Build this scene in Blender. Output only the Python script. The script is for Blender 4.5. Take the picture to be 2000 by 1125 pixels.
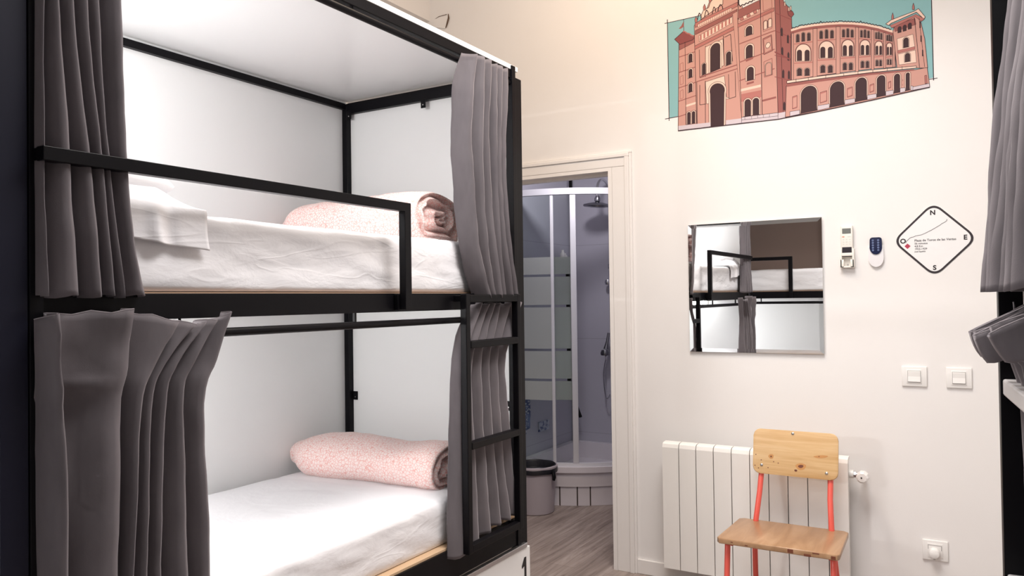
import bpy, bmesh, math, random
from mathutils import Vector, Matrix, noise
for o in list(bpy.data.objects): bpy.data.objects.remove(o)
S = bpy.context.scene
COL = S.collection
random.seed(7)

# ------------------------------------------------------------------ camera
H = 1.38
FPX, YAW, TILT, ROLL = 1520.446, .5394, .01476, .01346
CF = Vector((-math.sin(YAW)*math.cos(TILT), math.cos(YAW)*math.cos(TILT), math.sin(TILT)))
_r0 = Vector((math.cos(YAW), math.sin(YAW), 0)); _u0 = _r0.cross(CF)
CR = _r0*math.cos(ROLL)-_u0*math.sin(ROLL); CU = _u0*math.cos(ROLL)+_r0*math.sin(ROLL)
cd = bpy.data.cameras.new('camera'); cam = bpy.data.objects.new('camera', cd); COL.objects.link(cam)
cd.sensor_width = 36; cd.lens = FPX/2000*36; cd.clip_start = .02
m = Matrix((CR, CU, -CF)).transposed().to_4x4(); m.translation = Vector((0, 0, H)); cam.matrix_world = m
S.camera = cam

# ------------------------------------------------------------------ light
S.view_settings.view_transform = 'Standard'; S.view_settings.look = 'None'
S.view_settings.exposure = 0.0; S.view_settings.gamma = 1; S.view_settings.use_curve_mapping = False
wd = bpy.data.worlds.new('world'); S.world = wd; wd.use_nodes = True
wd.node_tree.nodes['Background'].inputs[0].default_value = (.9, .93, 1, 1)
wd.node_tree.nodes['Background'].inputs[1].default_value = .3
def area(name, loc, target, sx, sy, power, col):
    l = bpy.data.lights.new(name, 'AREA'); l.shape = 'RECTANGLE'; l.size = sx; l.size_y = sy
    l.energy = power; l.color = col
    o = bpy.data.objects.new(name, l); COL.objects.link(o); o.location = loc
    o.rotation_euler = (Vector(target)-Vector(loc)).to_track_quat('-Z', 'Y').to_euler()
    return o
area('aisle_ceiling_light', (-.60, 2.0, 3.3), (-.62, 1.95, 0), .9, 1.3, 57, (1, .965, .94)).data.spread = math.radians(142)
area('rear_fill_light', (-.35, -1.9, 3.1), (-.9, 2.6, 1.3), 1.8, .9, 34, (.98, .98, 1))  # added fill from behind the camera; no lamp is known there
area('warm_ceiling_light', (-1.3, 2.7, 3.4), (-1.5, 3.4, 1.5), .4, .4, 17, (1, .76, .54))
area('bathroom_light', (-2.05, 4.25, 2.44), (-2.3, 5.2, 1.0), .16, .16, 7.8, (1, .95, 1))

# ------------------------------------------------------------------ materials
def mat(name, col, rough=.5, metal=0, spec=.5, **k):
    M = bpy.data.materials.new(name); M.use_nodes = True
    b = M.node_tree.nodes['Principled BSDF']
    b.inputs['Base Color'].default_value = (*col, 1); b.inputs['Roughness'].default_value = rough
    b.inputs['Metallic'].default_value = metal; b.inputs['Specular IOR Level'].default_value = spec
    for kk, v in k.items(): b.inputs[kk.replace('_', ' ')].default_value = v
    return M
def nd(M, t, **k):
    n = M.node_tree.nodes.new(t)
    for a, v in k.items(): setattr(n, a, v)
    return n
def lk(M, a, b): M.node_tree.links.new(a, b)
def bsdf(M): return M.node_tree.nodes['Principled BSDF']
def coord(M, scale=(1, 1, 1), kind='Object', rot=(0, 0, 0)):
    t = nd(M, 'ShaderNodeTexCoord'); p = nd(M, 'ShaderNodeMapping')
    p.inputs['Scale'].default_value = scale; p.inputs['Rotation'].default_value = rot
    lk(M, t.outputs[kind], p.inputs[0]); return p.outputs[0]
def ntex(M, v, scale, detail=3, rough=.5, dist=0):
    n = nd(M, 'ShaderNodeTexNoise'); n.inputs['Scale'].default_value = scale; n.inputs['Detail'].default_value = detail
    n.inputs['Roughness'].default_value = rough; n.inputs['Distortion'].default_value = dist
    lk(M, v, n.inputs['Vector']); return n.outputs['Fac']
def ramp(M, f, stops, interp='LINEAR'):
    r = nd(M, 'ShaderNodeValToRGB'); r.color_ramp.interpolation = interp
    e = r.color_ramp.elements
    while len(e) < len(stops): e.new(.5)
    for q, (p, c) in zip(e, stops): q.position = p; q.color = (*c, 1)
    lk(M, f, r.inputs[0]); return r.outputs[0]
def mixc(M, f, a, b, mode='MIX'):
    n = nd(M, 'ShaderNodeMix', data_type='RGBA', blend_type=mode)
    for i, v in ((0, f), (6, a), (7, b)):
        if isinstance(v, (int, float)): n.inputs[i].default_value = v
        elif isinstance(v, tuple): n.inputs[i].default_value = (*v, 1)
        else: lk(M, v, n.inputs[i])
    return n.outputs[2]
def bump(M, h, strength=.2, dist=.01):
    n = nd(M, 'ShaderNodeBump'); n.inputs['Strength'].default_value = strength; n.inputs['Distance'].default_value = dist
    lk(M, h, n.inputs['Height']); lk(M, n.outputs[0], bsdf(M).inputs['Normal'])

def m_wall(name, col, sp):
    M = mat(name, col, .62, spec=.3)
    v = coord(M)
    a = ntex(M, v, 1.3, 4); c = ramp(M, a, [(.3, tuple(x*.965 for x in col)), (.7, col)])
    lk(M, c, bsdf(M).inputs['Base Color'])
    bump(M, ntex(M, v, sp, 4, .6), .12, .004); return M
WALL = m_wall('white_wall_paint', (.84, .815, .80), 25)
CEIL = m_wall('ceiling_paint', (.86, .85, .83), 30)
TRIM = mat('white_gloss_trim', (.83, .80, .78), .38)
BLACK = mat('black_powder_coated_steel', (.0035, .0032, .0045), .42, spec=.14)
SHADED = mat('shaded_beige_board', (.40, .30, .26), .6)  # brown stands for beige left unlit; the shade is in the colour
NAVY = mat('dark_steel_plate', (.008, .0085, .019), .5, spec=.2)
PANEL = mat('white_laminate_panel', (.87, .875, .875), .3, spec=.4)
WOODP = mat('plywood_edge', (.62, .43, .27), .6)
CHROME = mat('chrome', (.72, .72, .74), .12, 1)
ALU = mat('brushed_aluminium', (.62, .62, .64), .35, 1)
WPROF = mat('white_enamelled_profile', (.70, .70, .74), .3)
WHITEP = mat('white_plastic', (.84, .82, .80), .3)
SCREW = mat('steel_screw', (.6, .6, .6), .25, 1)
def m_velvet():
    M = mat('grey_velvet', (.14, .125, .135), .75, spec=.15)
    b = bsdf(M); b.inputs['Sheen Weight'].default_value = .32; b.inputs['Sheen Roughness'].default_value = .5
    b.inputs['Sheen Tint'].default_value = (.86, .80, .84, 1)
    v = coord(M, (1, 1, .35)); a = ntex(M, v, 9, 4, .6)
    lk(M, ramp(M, a, [(.3, (.105, .093, .101)), (.7, (.155, .138, .148))]), b.inputs['Base Color'])
    bump(M, ntex(M, coord(M), 420, 2), .12, .001); return M
VELVET = m_velvet()
HEM = mat('grey_hem_edge', (.26, .235, .25), .8, spec=.1)
def m_sheet():
    M = mat('white_cotton_sheet', (.86, .85, .875), .85, spec=.1)
    v = coord(M, (1, 1, 2.2)); base = ntex(M, v, 7, 5, .55, .5)
    # long creases: narrow ridges where a stretched noise crosses its middle value
    cr = ntex(M, coord(M, (1, 1.1, 5.5), rot=(.22, 0, 0)), 2.6, 2, .4, .6)
    a = nd(M, 'ShaderNodeMath', operation='SUBTRACT'); a.inputs[1].default_value = .5; lk(M, cr, a.inputs[0])
    b = nd(M, 'ShaderNodeMath', operation='ABSOLUTE'); lk(M, a.outputs[0], b.inputs[0])
    c = nd(M, 'ShaderNodeMath', operation='MULTIPLY', use_clamp=True); c.inputs[1].default_value = 28; lk(M, b.outputs[0], c.inputs[0])
    d = nd(M, 'ShaderNodeMath', operation='MULTIPLY_ADD'); d.inputs[1].default_value = -.10; lk(M, c.outputs[0], d.inputs[0]); lk(M, base, d.inputs[2])
    bump(M, d.outputs[0], .38, .012); return M
SHEET = m_sheet()
def m_duvet(name, pink, white, sc, wid):
    M = mat(name, pink, .85, spec=.1, Sheen_Weight=.15)
    v = coord(M, (1, 1, 1)); n = nd(M, 'ShaderNodeTexVoronoi', feature='DISTANCE_TO_EDGE'); n.inputs['Scale'].default_value = sc
    lk(M, v, n.inputs['Vector'])
    lk(M, ramp(M, n.outputs['Distance'], [(wid, pink), (wid+.07, white)]), bsdf(M).inputs['Base Color'])
    bump(M, ntex(M, v, 14, 4, .6, .8), .35, .012); return M
DUVET = m_duvet('pink_leaf_print_cotton', (.80, .44, .40), (.88, .73, .70), 85, .03)
def m_pine():
    M = mat('knotty_pine', (.8, .5, .22), .42)
    v = coord(M, (1.2, 9, 22)); a = ntex(M, v, 1.7, 5, .55, .9)
    c = ramp(M, a, [(.25, (.54, .30, .115)), (.5, (.66, .43, .21)), (.75, (.72, .51, .28))])
    fine = ntex(M, coord(M, (4, 60, 160)), 3, 3); c = mixc(M, .18, c, ramp(M, fine, [(.3, (.55, .3, .1)), (.7, (.95, .7, .4))]))
    lk(M, c, bsdf(M).inputs['Base Color']); return M
PINE = m_pine()
def m_seat():
    M = mat('worn_varnished_ply', (.55, .32, .17), .3)
    v = coord(M, (9, 1.4, 9)); a = ntex(M, v, 2.0, 5, .55, .7)
    lk(M, ramp(M, a, [(.25, (.29, .155, .075)), (.5, (.39, .225, .12)), (.75, (.50, .32, .19))]), bsdf(M).inputs['Base Color']); return M
SEATM = m_seat()
RED = mat('coral_red_enamel', (.78, .115, .085), .32)
KNOT = mat('dark_knot_wood', (.16, .045, .02), .5)
def m_floor():
    M = mat('grey_oak_planks', (.3, .25, .23), .45)
    v = coord(M, (1, 1, 1), rot=(0, 0, math.pi/2))
    b = nd(M, 'ShaderNodeTexBrick'); b.inputs['Scale'].default_value = 1; b.inputs['Brick Width'].default_value = 1.2
    b.inputs['Row Height'].default_value = .15; b.inputs['Mortar Size'].default_value = .0015; b.offset = .37
    b.inputs['Color1'].default_value = (.25, .25, .25, 1); b.inputs['Color2'].default_value = (.75, .75, .75, 1); b.inputs['Mortar'].default_value = (0, 0, 0, 1)
    lk(M, v, b.inputs['Vector'])
    g = ntex(M, coord(M, (14, 1.1, 1)), 2.4, 6, .62, .6)
    c = ramp(M, g, [(.25, (.15, .115, .10)), (.5, (.29, .235, .21)), (.78, (.43, .365, .335))])
    c = mixc(M, .35, c, b.outputs['Color'], 'SOFT_LIGHT')
    lk(M, c, bsdf(M).inputs['Base Color']); bump(M, g, .08, .003); return M
FLOOR = m_floor()
def m_tile():
    M = mat('lavender_white_wall_tile', (.50, .49, .56), .22)
    v = coord(M)
    s = nd(M, 'ShaderNodeSeparateXYZ'); lk(M, v, s.inputs[0])
    def line(src, period, off):
        a = nd(M, 'ShaderNodeMath', operation='ADD'); a.inputs[1].default_value = off; lk(M, src, a.inputs[0])
        w = nd(M, 'ShaderNodeMath', operation='WRAP'); w.inputs[1].default_value = period; w.inputs[2].default_value = 0; lk(M, a.outputs[0], w.inputs[0])
        l = nd(M, 'ShaderNodeMath', operation='LESS_THAN'); l.inputs[1].default_value = .003; lk(M, w.outputs[0], l.inputs[0]); return l.outputs[0]
    l1 = line(s.outputs['Z'], .72, -.35); l2 = line(s.outputs['X'], .45, .15)
    mx = nd(M, 'ShaderNodeMath', operation='MAXIMUM'); lk(M, l1, mx.inputs[0]); lk(M, l2, mx.inputs[1])
    lk(M, mixc(M, mx.outputs[0], (.50, .49, .56), (.36, .35, .40)), bsdf(M).inputs['Base Color']); return M
TILE = m_tile()
PORC = mat('white_acrylic_tray', (.72, .68, .72), .2)
GLASS = mat('clear_shower_glass', (.93, .97, .96), .02, Transmission_Weight=1.0, IOR=1.02)
FROST = mat('frosted_glass_band', (.50, .53, .51), .55, Alpha=.6)
MIRR = mat('silvered_mirror', (.93, .94, .94), .005, 1)
DARKV = mat('dark_gap', (.02, .02, .022), .6)

# ------------------------------------------------------------------ helpers
def nb(): return bmesh.new()
def finish(name, bm, material, parent=None, smooth=False, angle=40, loc=None):
    bmesh.ops.recalc_face_normals(bm, faces=bm.faces)
    me = bpy.data.meshes.new(name); bm.to_mesh(me); bm.free()
    for mm in (material if isinstance(material, (list, tuple)) else [material]): me.materials.append(mm)
    if smooth:
        for p in me.polygons: p.use_smooth = True
        me.set_sharp_from_angle(angle=math.radians(angle))
    o = bpy.data.objects.new(name, me); COL.objects.link(o)
    if parent: o.parent = parent
    if loc: o.location = loc
    return o
def box(bm, a, b, bev=0, seg=2, mi=0):
    x0, x1 = sorted((a[0], b[0])); y0, y1 = sorted((a[1], b[1])); z0, z1 = sorted((a[2], b[2]))
    vs = [bm.verts.new((x, y, z)) for x in (x0, x1) for y in (y0, y1) for z in (z0, z1)]
    fs = [bm.faces.new([vs[i] for i in q]) for q in ((0, 1, 3, 2), (4, 6, 7, 5), (0, 4, 5, 1), (2, 3, 7, 6), (0, 2, 6, 4), (1, 5, 7, 3))]
    for f in fs: f.material_index = mi
    if bev:
        es = list({e for f in fs for e in f.edges})
        r = bmesh.ops.bevel(bm, geom=es, offset=bev, segments=seg, profile=.5, affect='EDGES')
        for f in r['faces']: f.material_index = mi
def tube(bm, pts, r, n=12, cap=True):
    P = [Vector(p) for p in pts]; R = r if isinstance(r, (list, tuple)) else [r]*len(P)
    rings = []; prev = None
    for i, p in enumerate(P):
        t = (P[min(i+1, len(P)-1)]-P[max(i-1, 0)]).normalized()
        if prev is None:
            a = Vector((0, 0, 1)) if abs(t.z) < .9 else Vector((1, 0, 0)); u = t.cross(a).normalized()
        else: u = (prev-t*prev.dot(t)).normalized()
        prev = u; v = t.cross(u)
        rings.append([bm.verts.new(p+(u*math.cos(k*2*math.pi/n)+v*math.sin(k*2*math.pi/n))*R[i]) for k in range(n)])
    for a, b in zip(rings, rings[1:]):
        for k in range(n): bm.faces.new((a[k], a[(k+1) % n], b[(k+1) % n], b[k]))
    if cap: bm.faces.new(rings[0][::-1]); bm.faces.new(rings[-1])
def lathe(bm, prof, c=(0, 0, 0), n=40, axis='z'):
    rings = []
    for r, z in prof:
        ring = []
        for k in range(n):
            a = 2*math.pi*k/n; x, y = r*math.cos(a), r*math.sin(a)
            p = {'z': (x, y, z), 'y': (x, z, y), 'x': (z, x, y)}[axis]
            ring.append(bm.verts.new((p[0]+c[0], p[1]+c[1], p[2]+c[2])))
        rings.append(ring)
    for a, b in zip(rings, rings[1:]):
        for k in range(n): bm.faces.new((a[k], a[(k+1) % n], b[(k+1) % n], b[k]))
    if prof[0][0] > 1e-6: bm.faces.new(rings[0][::-1])
    if prof[-1][0] > 1e-6: bm.faces.new(rings[-1])
def prism(bm, pts, d, mi=0):
    """extrude a closed outline (list of 3D points) by vector d"""
    d = Vector(d); a = [bm.verts.new(Vector(p)) for p in pts]; b = [bm.verts.new(Vector(p)+d) for p in pts]
    n = len(a); fs = [bm.faces.new(a[::-1]), bm.faces.new(b)]
    for k in range(n): fs.append(bm.faces.new((a[k], a[(k+1) % n], b[(k+1) % n], b[k])))
    for f in fs: f.material_index = mi
def empty(name, loc, label, cat, group=None, rz=0):
    o = bpy.data.objects.new(name, None); COL.objects.link(o); o.location = loc; o.rotation_euler = (0, 0, rz)
    o.empty_display_size = .1
    return tag(o, label, cat, group)
def tag(o, label, cat, group=None):
    o['label'] = label; o['category'] = cat
    if group: o['group'] = group
    return o
def struct(name, bm, m, parent=None, **k):
    o = finish(name, bm, m, parent, **k)
    if not parent: o['kind'] = 'structure'
    return o
def part(name, m, parent, *boxes, bev=0, **k):
    bm = nb()
    for a, b in boxes: box(bm, a, b, bev)
    return finish(name, bm, m, parent, **k)

# ------------------------------------------------------------------ room shell
D = 3.6896      # back wall plane (y)
W = 1.6296      # face of the left bunks is x = -W
XL, XR, YB, ZC = -2.90, 1.25, -2.9, 3.55
DX0, DX1, DZ = -2.36, -1.598, 2.045      # door opening
bm = nb(); box(bm, (XL-.2, YB-.2, -.1), (XR+.2, 5.6, 0)); struct('floor', bm, FLOOR)
bm = nb(); box(bm, (XL-.2, YB-.2, ZC), (XR+.2, D+.12, ZC+.1)); struct('ceiling', bm, CEIL)
bm = nb()
box(bm, (XL-.12, D, 0), (DX0, D+.12, ZC)); box(bm, (DX1, D, 0), (XR+.12, D+.12, ZC)); box(bm, (DX0, D, DZ), (DX1, D+.12, ZC))
struct('wall_back', bm, WALL)
bm = nb(); box(bm, (XL-.12, YB, 0), (XL, D, 3.03)); box(bm, (XL-.12, YB, 3.03), (-2.75, D, ZC)); struct('wall_left', bm, WALL)
bm = nb(); box(bm, (XR, YB, 0), (XR+.12, D, ZC)); struct('wall_right', bm, WALL)
bm = nb(); box(bm, (XL-.12, YB-.12, 0), (XR+.12, YB, ZC)); struct('wall_front', bm, WALL)
bm = nb(); box(bm, (-1.49, D-.014, 0), (XR, D, .072), .003); struct('baseboard_back', bm, TRIM)
# cracked plaster patch at the top corner
bm = nb()
prism(bm, [(-2.725, D, 2.99), (-2.72, D, 3.035), (-2.67, D, 3.043), (-2.612, D, 3.035), (-2.625, D, 3.0), (-2.635, D, 2.965)], (0, -.006, 0))
struct('trim_2', bm, WALL)
bm = nb()
tube(bm, [(-2.72, D-.003, 3.03), (-2.68, D-.007, 3.042), (-2.622, D-.007, 3.044)], .0018, 6)
tube(bm, [(-2.612, D-.006, 3.045), (-2.61, D-.006, 3.02), (-2.62, D-.007, 2.99), (-2.632, D-.005, 2.968)], [.002, .005, .004, .003], 6)
struct('trim_3', bm, mat('cracked_plaster_shadow', (.12, .075, .05), .9))
# door casing: jamb lining + architrave with two beads
bm = nb()
ci, co, ct = DX1, -1.490, 2.126
for a, b in (((ci+.004, D-.020, 0), (co-.034, D, DZ+.003)), ((co-.034, D-.026, 0), (co-.012, D, ct-.030)), ((co-.012, D-.016, 0), (co, D, ct-.0125))):
    box(bm, a, b, .002)
box(bm, (DX0-.1, D-.020, DZ+.004), (co-.034, D, ct-.030), .003)
box(bm, (DX0-.1, D-.026, ct-.030), (co-.012, D, ct-.012), .003); box(bm, (DX0-.1, D-.016, ct-.012), (co, D, ct), .003)
box(bm, (DX0-.1, D-.020, 0), (DX0-.004, D, DZ+.01), .003)
box(bm, (ci-.018, D-.019, 0), (ci+.0035, D+.13, DZ-.014)); box(bm, (DX0-.004, D-.019, 0), (DX0+.018, D+.13, DZ-.014))
box(bm, (DX0-.004, D-.019, DZ-.014), (ci+.0035, D+.13, DZ+.0035)); box(bm, (DX0, D+.04, DZ-.028), (ci-.018, D+.07, DZ-.014))
struct('trim_1', bm, TRIM)

# ------------------------------------------------------------------ bunk beds
RT = .015
def bunk(name, loc, s, L, label, rz=0, guard=1.2, ladder_v=-.058, upper_back=True, drawer=True, plates=True, post_v=0, post_w=.03, rung_m=None, rung_dz=0):
    """local frame: y = along the bed from its near end, x = s*depth (0 at the open face), z up. s=-1 opens to +x."""
    E = empty(name, loc, label, 'bunk bed', 'two-tier bunk beds along the room', rz)
    X = lambda v: s*v
    DEP = .93
    def P(nm, m, *bx, bev=.0015, par=E, **k):
        bm = nb()
        for a, b in bx: box(bm, (X(a[0]), a[1], a[2]), (X(b[0]), b[1], b[2]), bev)
        return finish(nm, bm, m, par, **k)
    for (v0, v1, zt_) in ((post_v-.006, post_v+post_w-.002, 2.342), (DEP-.03, DEP, 2.31)):
        P('corner_post', BLACK, ((v0, .0, 0), (v1, .028, zt_))); P('corner_post', BLACK, ((v0, L-.028, 0), (v1, L, zt_)))
    if plates:
     P('side_plate', NAVY, ((-.004, -.055, 0), (.03, -.002, 2.30))); P('side_plate', BLACK, ((0, L+.002, 0), (.03, L+.056, 2.30)))
    P('top_rail', BLACK, ((0, .028, 2.290), (.03, L-.028, 2.326)))
    P('top_rail', BLACK, ((DEP-.022, .028, 2.284), (DEP, L-.028, 2.312)))
    P('top_rail', BLACK, ((.03, L-.026, 2.262), (DEP-.03, L, 2.312))); P('top_rail', BLACK, ((.03, 0, 2.262), (DEP-.03, .026, 2.312)))
    P('roof_panel', PANEL, ((0, -.05 if plates else 0, 2.3265), (DEP, L+.03, 2.346)), bev=.001)
    P('middle_rail', BLACK, ((0, .028, 1.345), (.03, L-.028, 1.405)))
    P('middle_rail', BLACK, ((DEP-.03, .028, 1.345), (DEP-.005, L-.028, 1.405)))
    P('bottom_rail', BLACK, ((0, .028, .382), (.03, L-.028, .492)))
    P('bottom_rail', BLACK, ((DEP-.03, .028, .382), (DEP-.005, L-.028, .492)))
    P('bed_base', mat('brown_plywood_edge', (.42, .27, .18), .6), ((.031, .03, 1.4052), (DEP-.03, L-.03, 1.409)), bev=0)
    P('bed_base', WOODP, ((.008, .03, .4922), (DEP-.03, L-.03, .500)), bev=0)
    P('bed_base', PANEL, ((.035, .03, 1.36), (DEP-.035, L-.03, 1.385)), bev=0)
    P('back_panel', PANEL if upper_back else SHADED, ((DEP, 0, 1.36), (DEP+.012, L, 2.3265)), bev=0)
    P('back_panel', PANEL, ((DEP, 0, .40), (DEP+.012, L, 1.355)), bev=0)
    for y in (L, -.013):
        P('end_panel', PANEL if upper_back else SHADED, ((.03, y, 1.36), (DEP, y+.012, 2.32)), bev=0)
        P('end_panel', PANEL, ((.03, y, .40), (DEP, y+.012, 1.355)), bev=0)
    for z in (2.272, 1.307):
        bm = nb(); tube(bm, [(X(.012), .02, z), (X(.012), L-.02, z)], .0115, 14)
        for y in (.35, L*.5, L-.35): box(bm, (X(.008), y-.004, z+.008), (X(.016), y+.004, z+.042))
        finish('curtain_rod', bm, BLACK, E, smooth=True)
    # guard rail
    g = .014
    P('guard_rail', BLACK, ((-.044, .008, 1.670), (-.018, guard, 1.699)), ((-.044, guard-.032, 1.352), (-.018, guard, 1.672)),
      ((-.020, .008, 1.672), (-.002, .026, 1.697)), ((-.018, guard-.04, 1.350), (-.002, guard-.002, 1.402)))
    # small fixing tabs with a screw
    for (v, y, z, dy) in ((DEP-.045, L-.030, 2.235, 0), (.45, L-.030, 2.228, 0), (DEP-.045, L-.006, .92, 0), (.045, L-.006, .92, 0)):
        t = P('fixing_tab', BLACK, ((v-.013, y, z), (v+.013, y+.003, z+.04)), bev=.001)
        bm = nb(); lathe(bm, [(.0035, 0), (.003, -.002), (0, -.0025)], (X(v), y, z+.014), 10, 'y'); finish('screw', bm, SCREW, t)
    # ladder at the far end
    lv = ladder_v; la, lb_ = (L-.458, L-.098) if post_v == 0 else (L-.415, L-.028)
    for y in ((la, lb_) if post_v == 0 else (la,)): P('ladder_rail', BLACK, ((lv, y, .47), (lv+.027, y+.027, 1.402)), bev=.003)
    if post_v == 0: P('ladder_rail', BLACK, ((lv, la+.025, 1.372), (lv+.027, lb_+.002, 1.400)), bev=.003)
    P('ladder_rail', BLACK, ((lv, la+.025, .472), (lv+.027, lb_+.002, .500)), bev=.003)
    if lv < 0 and post_v == 0:
        for y_, z_ in ((la+.005, .475), (lb_+.006, .475), (la+.005, 1.375), (lb_+.006, 1.375)): P('ladder_bracket', BLACK, ((lv+.027, y_, z_), (.001, y_+.015, z_+.022)))
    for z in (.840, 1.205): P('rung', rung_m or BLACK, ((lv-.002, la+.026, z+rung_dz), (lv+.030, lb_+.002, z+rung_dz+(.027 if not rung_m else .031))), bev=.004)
    if drawer:
        d = P('drawer', PANEL, ((-.012, .02, .03), (.012, L+.056, .358)), bev=.002)
        P('drawer_handle', ALU, ((-.016, .02, .360), (.006, L+.03, .378)), bev=.002, par=d)
    return E, X

# wrinkled, rounded mattress in its sheet
def rounded_grid(bm, lo, hi, r, n, disp=None, mi=0):
    lo, hi = Vector(lo), Vector(hi); c = (lo+hi)/2; h = (hi-lo)/2
    verts = {}
    def V(i, j, k):
        if (i, j, k) in verts: return verts[(i, j, k)]
        q = Vector(((2*i/n[0]-1)*h.x, (2*j/n[1]-1)*h.y, (2*k/n[2]-1)*h.z))
        rr = r if q.z > 0 else min(r, .010)
        inner = Vector([max(-(h[a]-rr), min(h[a]-rr, q[a])) for a in range(3)])
        d = q-inner
        p = inner+d.normalized()*rr if d.length > 1e-9 else q
        p = p+c
        if disp: p = p+disp(p, d.normalized() if d.length > 1e-9 else Vector((0, 0, 1)))
        v = bm.verts.new(p); verts[(i, j, k)] = v; return v
    for ax in range(3):
        u, w = [(1, 2), (2, 0), (0, 1)][ax]
        for side in (0, n[ax]):
            for a in range(n[u]):
                for b in range(n[w]):
                    q = []
                    for da, db in ((0, 0), (1, 0), (1, 1), (0, 1)):
                        idx = [0, 0, 0]; idx[ax] = side; idx[u] = a+da; idx[w] = b+db; q.append(V(*idx))
                    bm.faces.new(q if side else q[::-1])
def wr(p, seed, amp):
    q = Vector((p.x*3, p.y*2.2+seed, p.z*9+p.y*1.6))
    a = noise.noise(q*1.3); b = noise.noise(Vector((p.x*5+seed, p.y*5, p.z*26)))
    c = abs(noise.noise(Vector((p.y*3.1+seed, p.z*14+p.y*4, 3.3+p.x*2))))
    return amp*(a*.8+b*.35-(1-min(1, c*6))*.5)
def mattress(name, loc_y, L, z0, z1, x0, x1, label, seed, parent_rot=None):
    bm = nb()
    def dsp(p, n):
        k = wr(p, seed, .005 if abs(n.z) > .9 else .0085)*min(1, max(0, (p.z-z0)/.03))
        low = max(0, 1-(p.z-z0)/.03)*.006
        return n*k-Vector((n.x, n.y, 0))*low*(.3 if z0 > 1 else 1)
    rounded_grid(bm, (x0, loc_y, z0), (x1, loc_y+L, z1), .032, (34, 84, 12), dsp)
    o = finish(name, bm, SHEET, smooth=True, angle=80)
    o['label'] = label; o['category'] = 'mattress'; o['group'] = 'white sheeted mattresses in the bunks'
    return o

# velvet curtains: crest lines at several heights, folded between them
PROF_K = [(0, -1), (.12, -.95), (.3, -.55), (.5, .05), (.7, .6), (.86, .93), (.97, 1.0), (1.0, .75), (.985, .2), (.955, -.45)]
PROF_S = [(0, -1), (.1, -.86), (.21, -.45), (.32, .1), (.43, .68), (.54, 1.0), (.66, .8), (.77, .25), (.87, -.4), (.95, -.85)]
def curtain(name, rows, label, T, steps=46, seed=0, extra=None, hem_edge=False):
    """rows: (z or [z..], [crests y..], xoff, amp, knife 0..1, tilt). T maps (y, x, z) to the world."""
    bm = nb(); R = []
    nr = len(rows)
    def cr(a, b, c, d, t): return .5*((2*b)+(-a+c)*t+(2*a-5*b+4*c-d)*t*t+(-a+3*b-3*c+d)*t**3)
    def val(f, s):
        i = min(int(s), nr-2); t = s-i
        g = [f(rows[max(0, min(nr-1, i+k))]) for k in (-1, 0, 1, 2)]
        lo, hi = min(g[1], g[2]), max(g[1], g[2]); pad = .25*(hi-lo)
        return max(lo-pad, min(hi+pad, cr(*g, t)))
    nc = len(rows[0][1])
    zf = lambda r, c: (r[0][c] if isinstance(r[0], list) else r[0])
    # spread the steps over rows by height
    S_ = []
    for i in range(nr-1):
        h = abs(zf(rows[i], 0)-zf(rows[i+1], 0)); k = max(5, int(steps*h))
        S_ += [i+j/k for j in range(k)]
    S_.append(nr-1)
    for s in S_:
        if s >= nr-1: s = nr-1-1e-6
        ring = []
        cy = [val(lambda r, c=c: r[1][c], s) for c in range(nc)]
        cz = [val(lambda r, c=c: zf(r, c), s) for c in range(nc)]
        xo = val(lambda r: r[2], s); am = val(lambda r: r[3], s); kn = val(lambda r: r[4], s); ti = val(lambda r: r[5], s)
        for c in range(nc-1):
            wd_ = cy[c+1]-cy[c]; f = 1+.35*noise.noise(Vector((c*3.7+seed, s*.35, 0)))
            a2 = min(am*f*1.25, wd_*1.5+.010)
            for (tk, xk), (ts, xs) in zip(PROF_K, PROF_S):
                t = kn*tk+(1-kn)*ts; x = kn*xk+(1-kn)*xs
                y = cy[c]+wd_*t
                if kn < 1: y += (1-kn)*.22*wd_*math.sin(t*2*math.pi)*-.5
                z = cz[c]+(cz[c+1]-cz[c])*t
                w = .006*noise.noise(Vector((y*14, z*5, seed*1.7)))+.003*noise.noise(Vector((y*40, z*16, seed)))
                if extra: w += extra(y, z)
                hem = 0.0035*math.sin(y*90+seed) if s > nr-1.2 or s < .05 else 0
                ring.append(bm.verts.new(T(y, xo+a2*x+w, z+hem-ti*a2*(x+1))))
        y = cy[-1]; ring.append(bm.verts.new(T(y, xo-am*.6, cz[-1])))
        R.append(ring)
    for a, b in zip(R, R[1:]):
        for k in range(len(a)-1): bm.faces.new((a[k], a[k+1], b[k+1], b[k]))
    tops = [v.co.copy() for v in R[0]]
    o = finish(name, bm, VELVET, smooth=True, angle=180)
    md = o.modifiers.new('thickness', 'SOLIDIFY'); md.thickness = .0025; md.offset = 0
    if hem_edge:
        hb = nb(); pts = [v.copy() for v in tops]
        for i0 in range(0, len(pts)-1):
            pass
        tube(hb, [p for k, p in enumerate(pts) if k == 0 or (p-pts[k-1]).length > 1e-4], .0016, 6)
        finish('hem', hb, HEM, o, smooth=True)
    tag(o, label, 'curtain', 'grey velvet curtains of the bunks')
    return o

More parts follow.
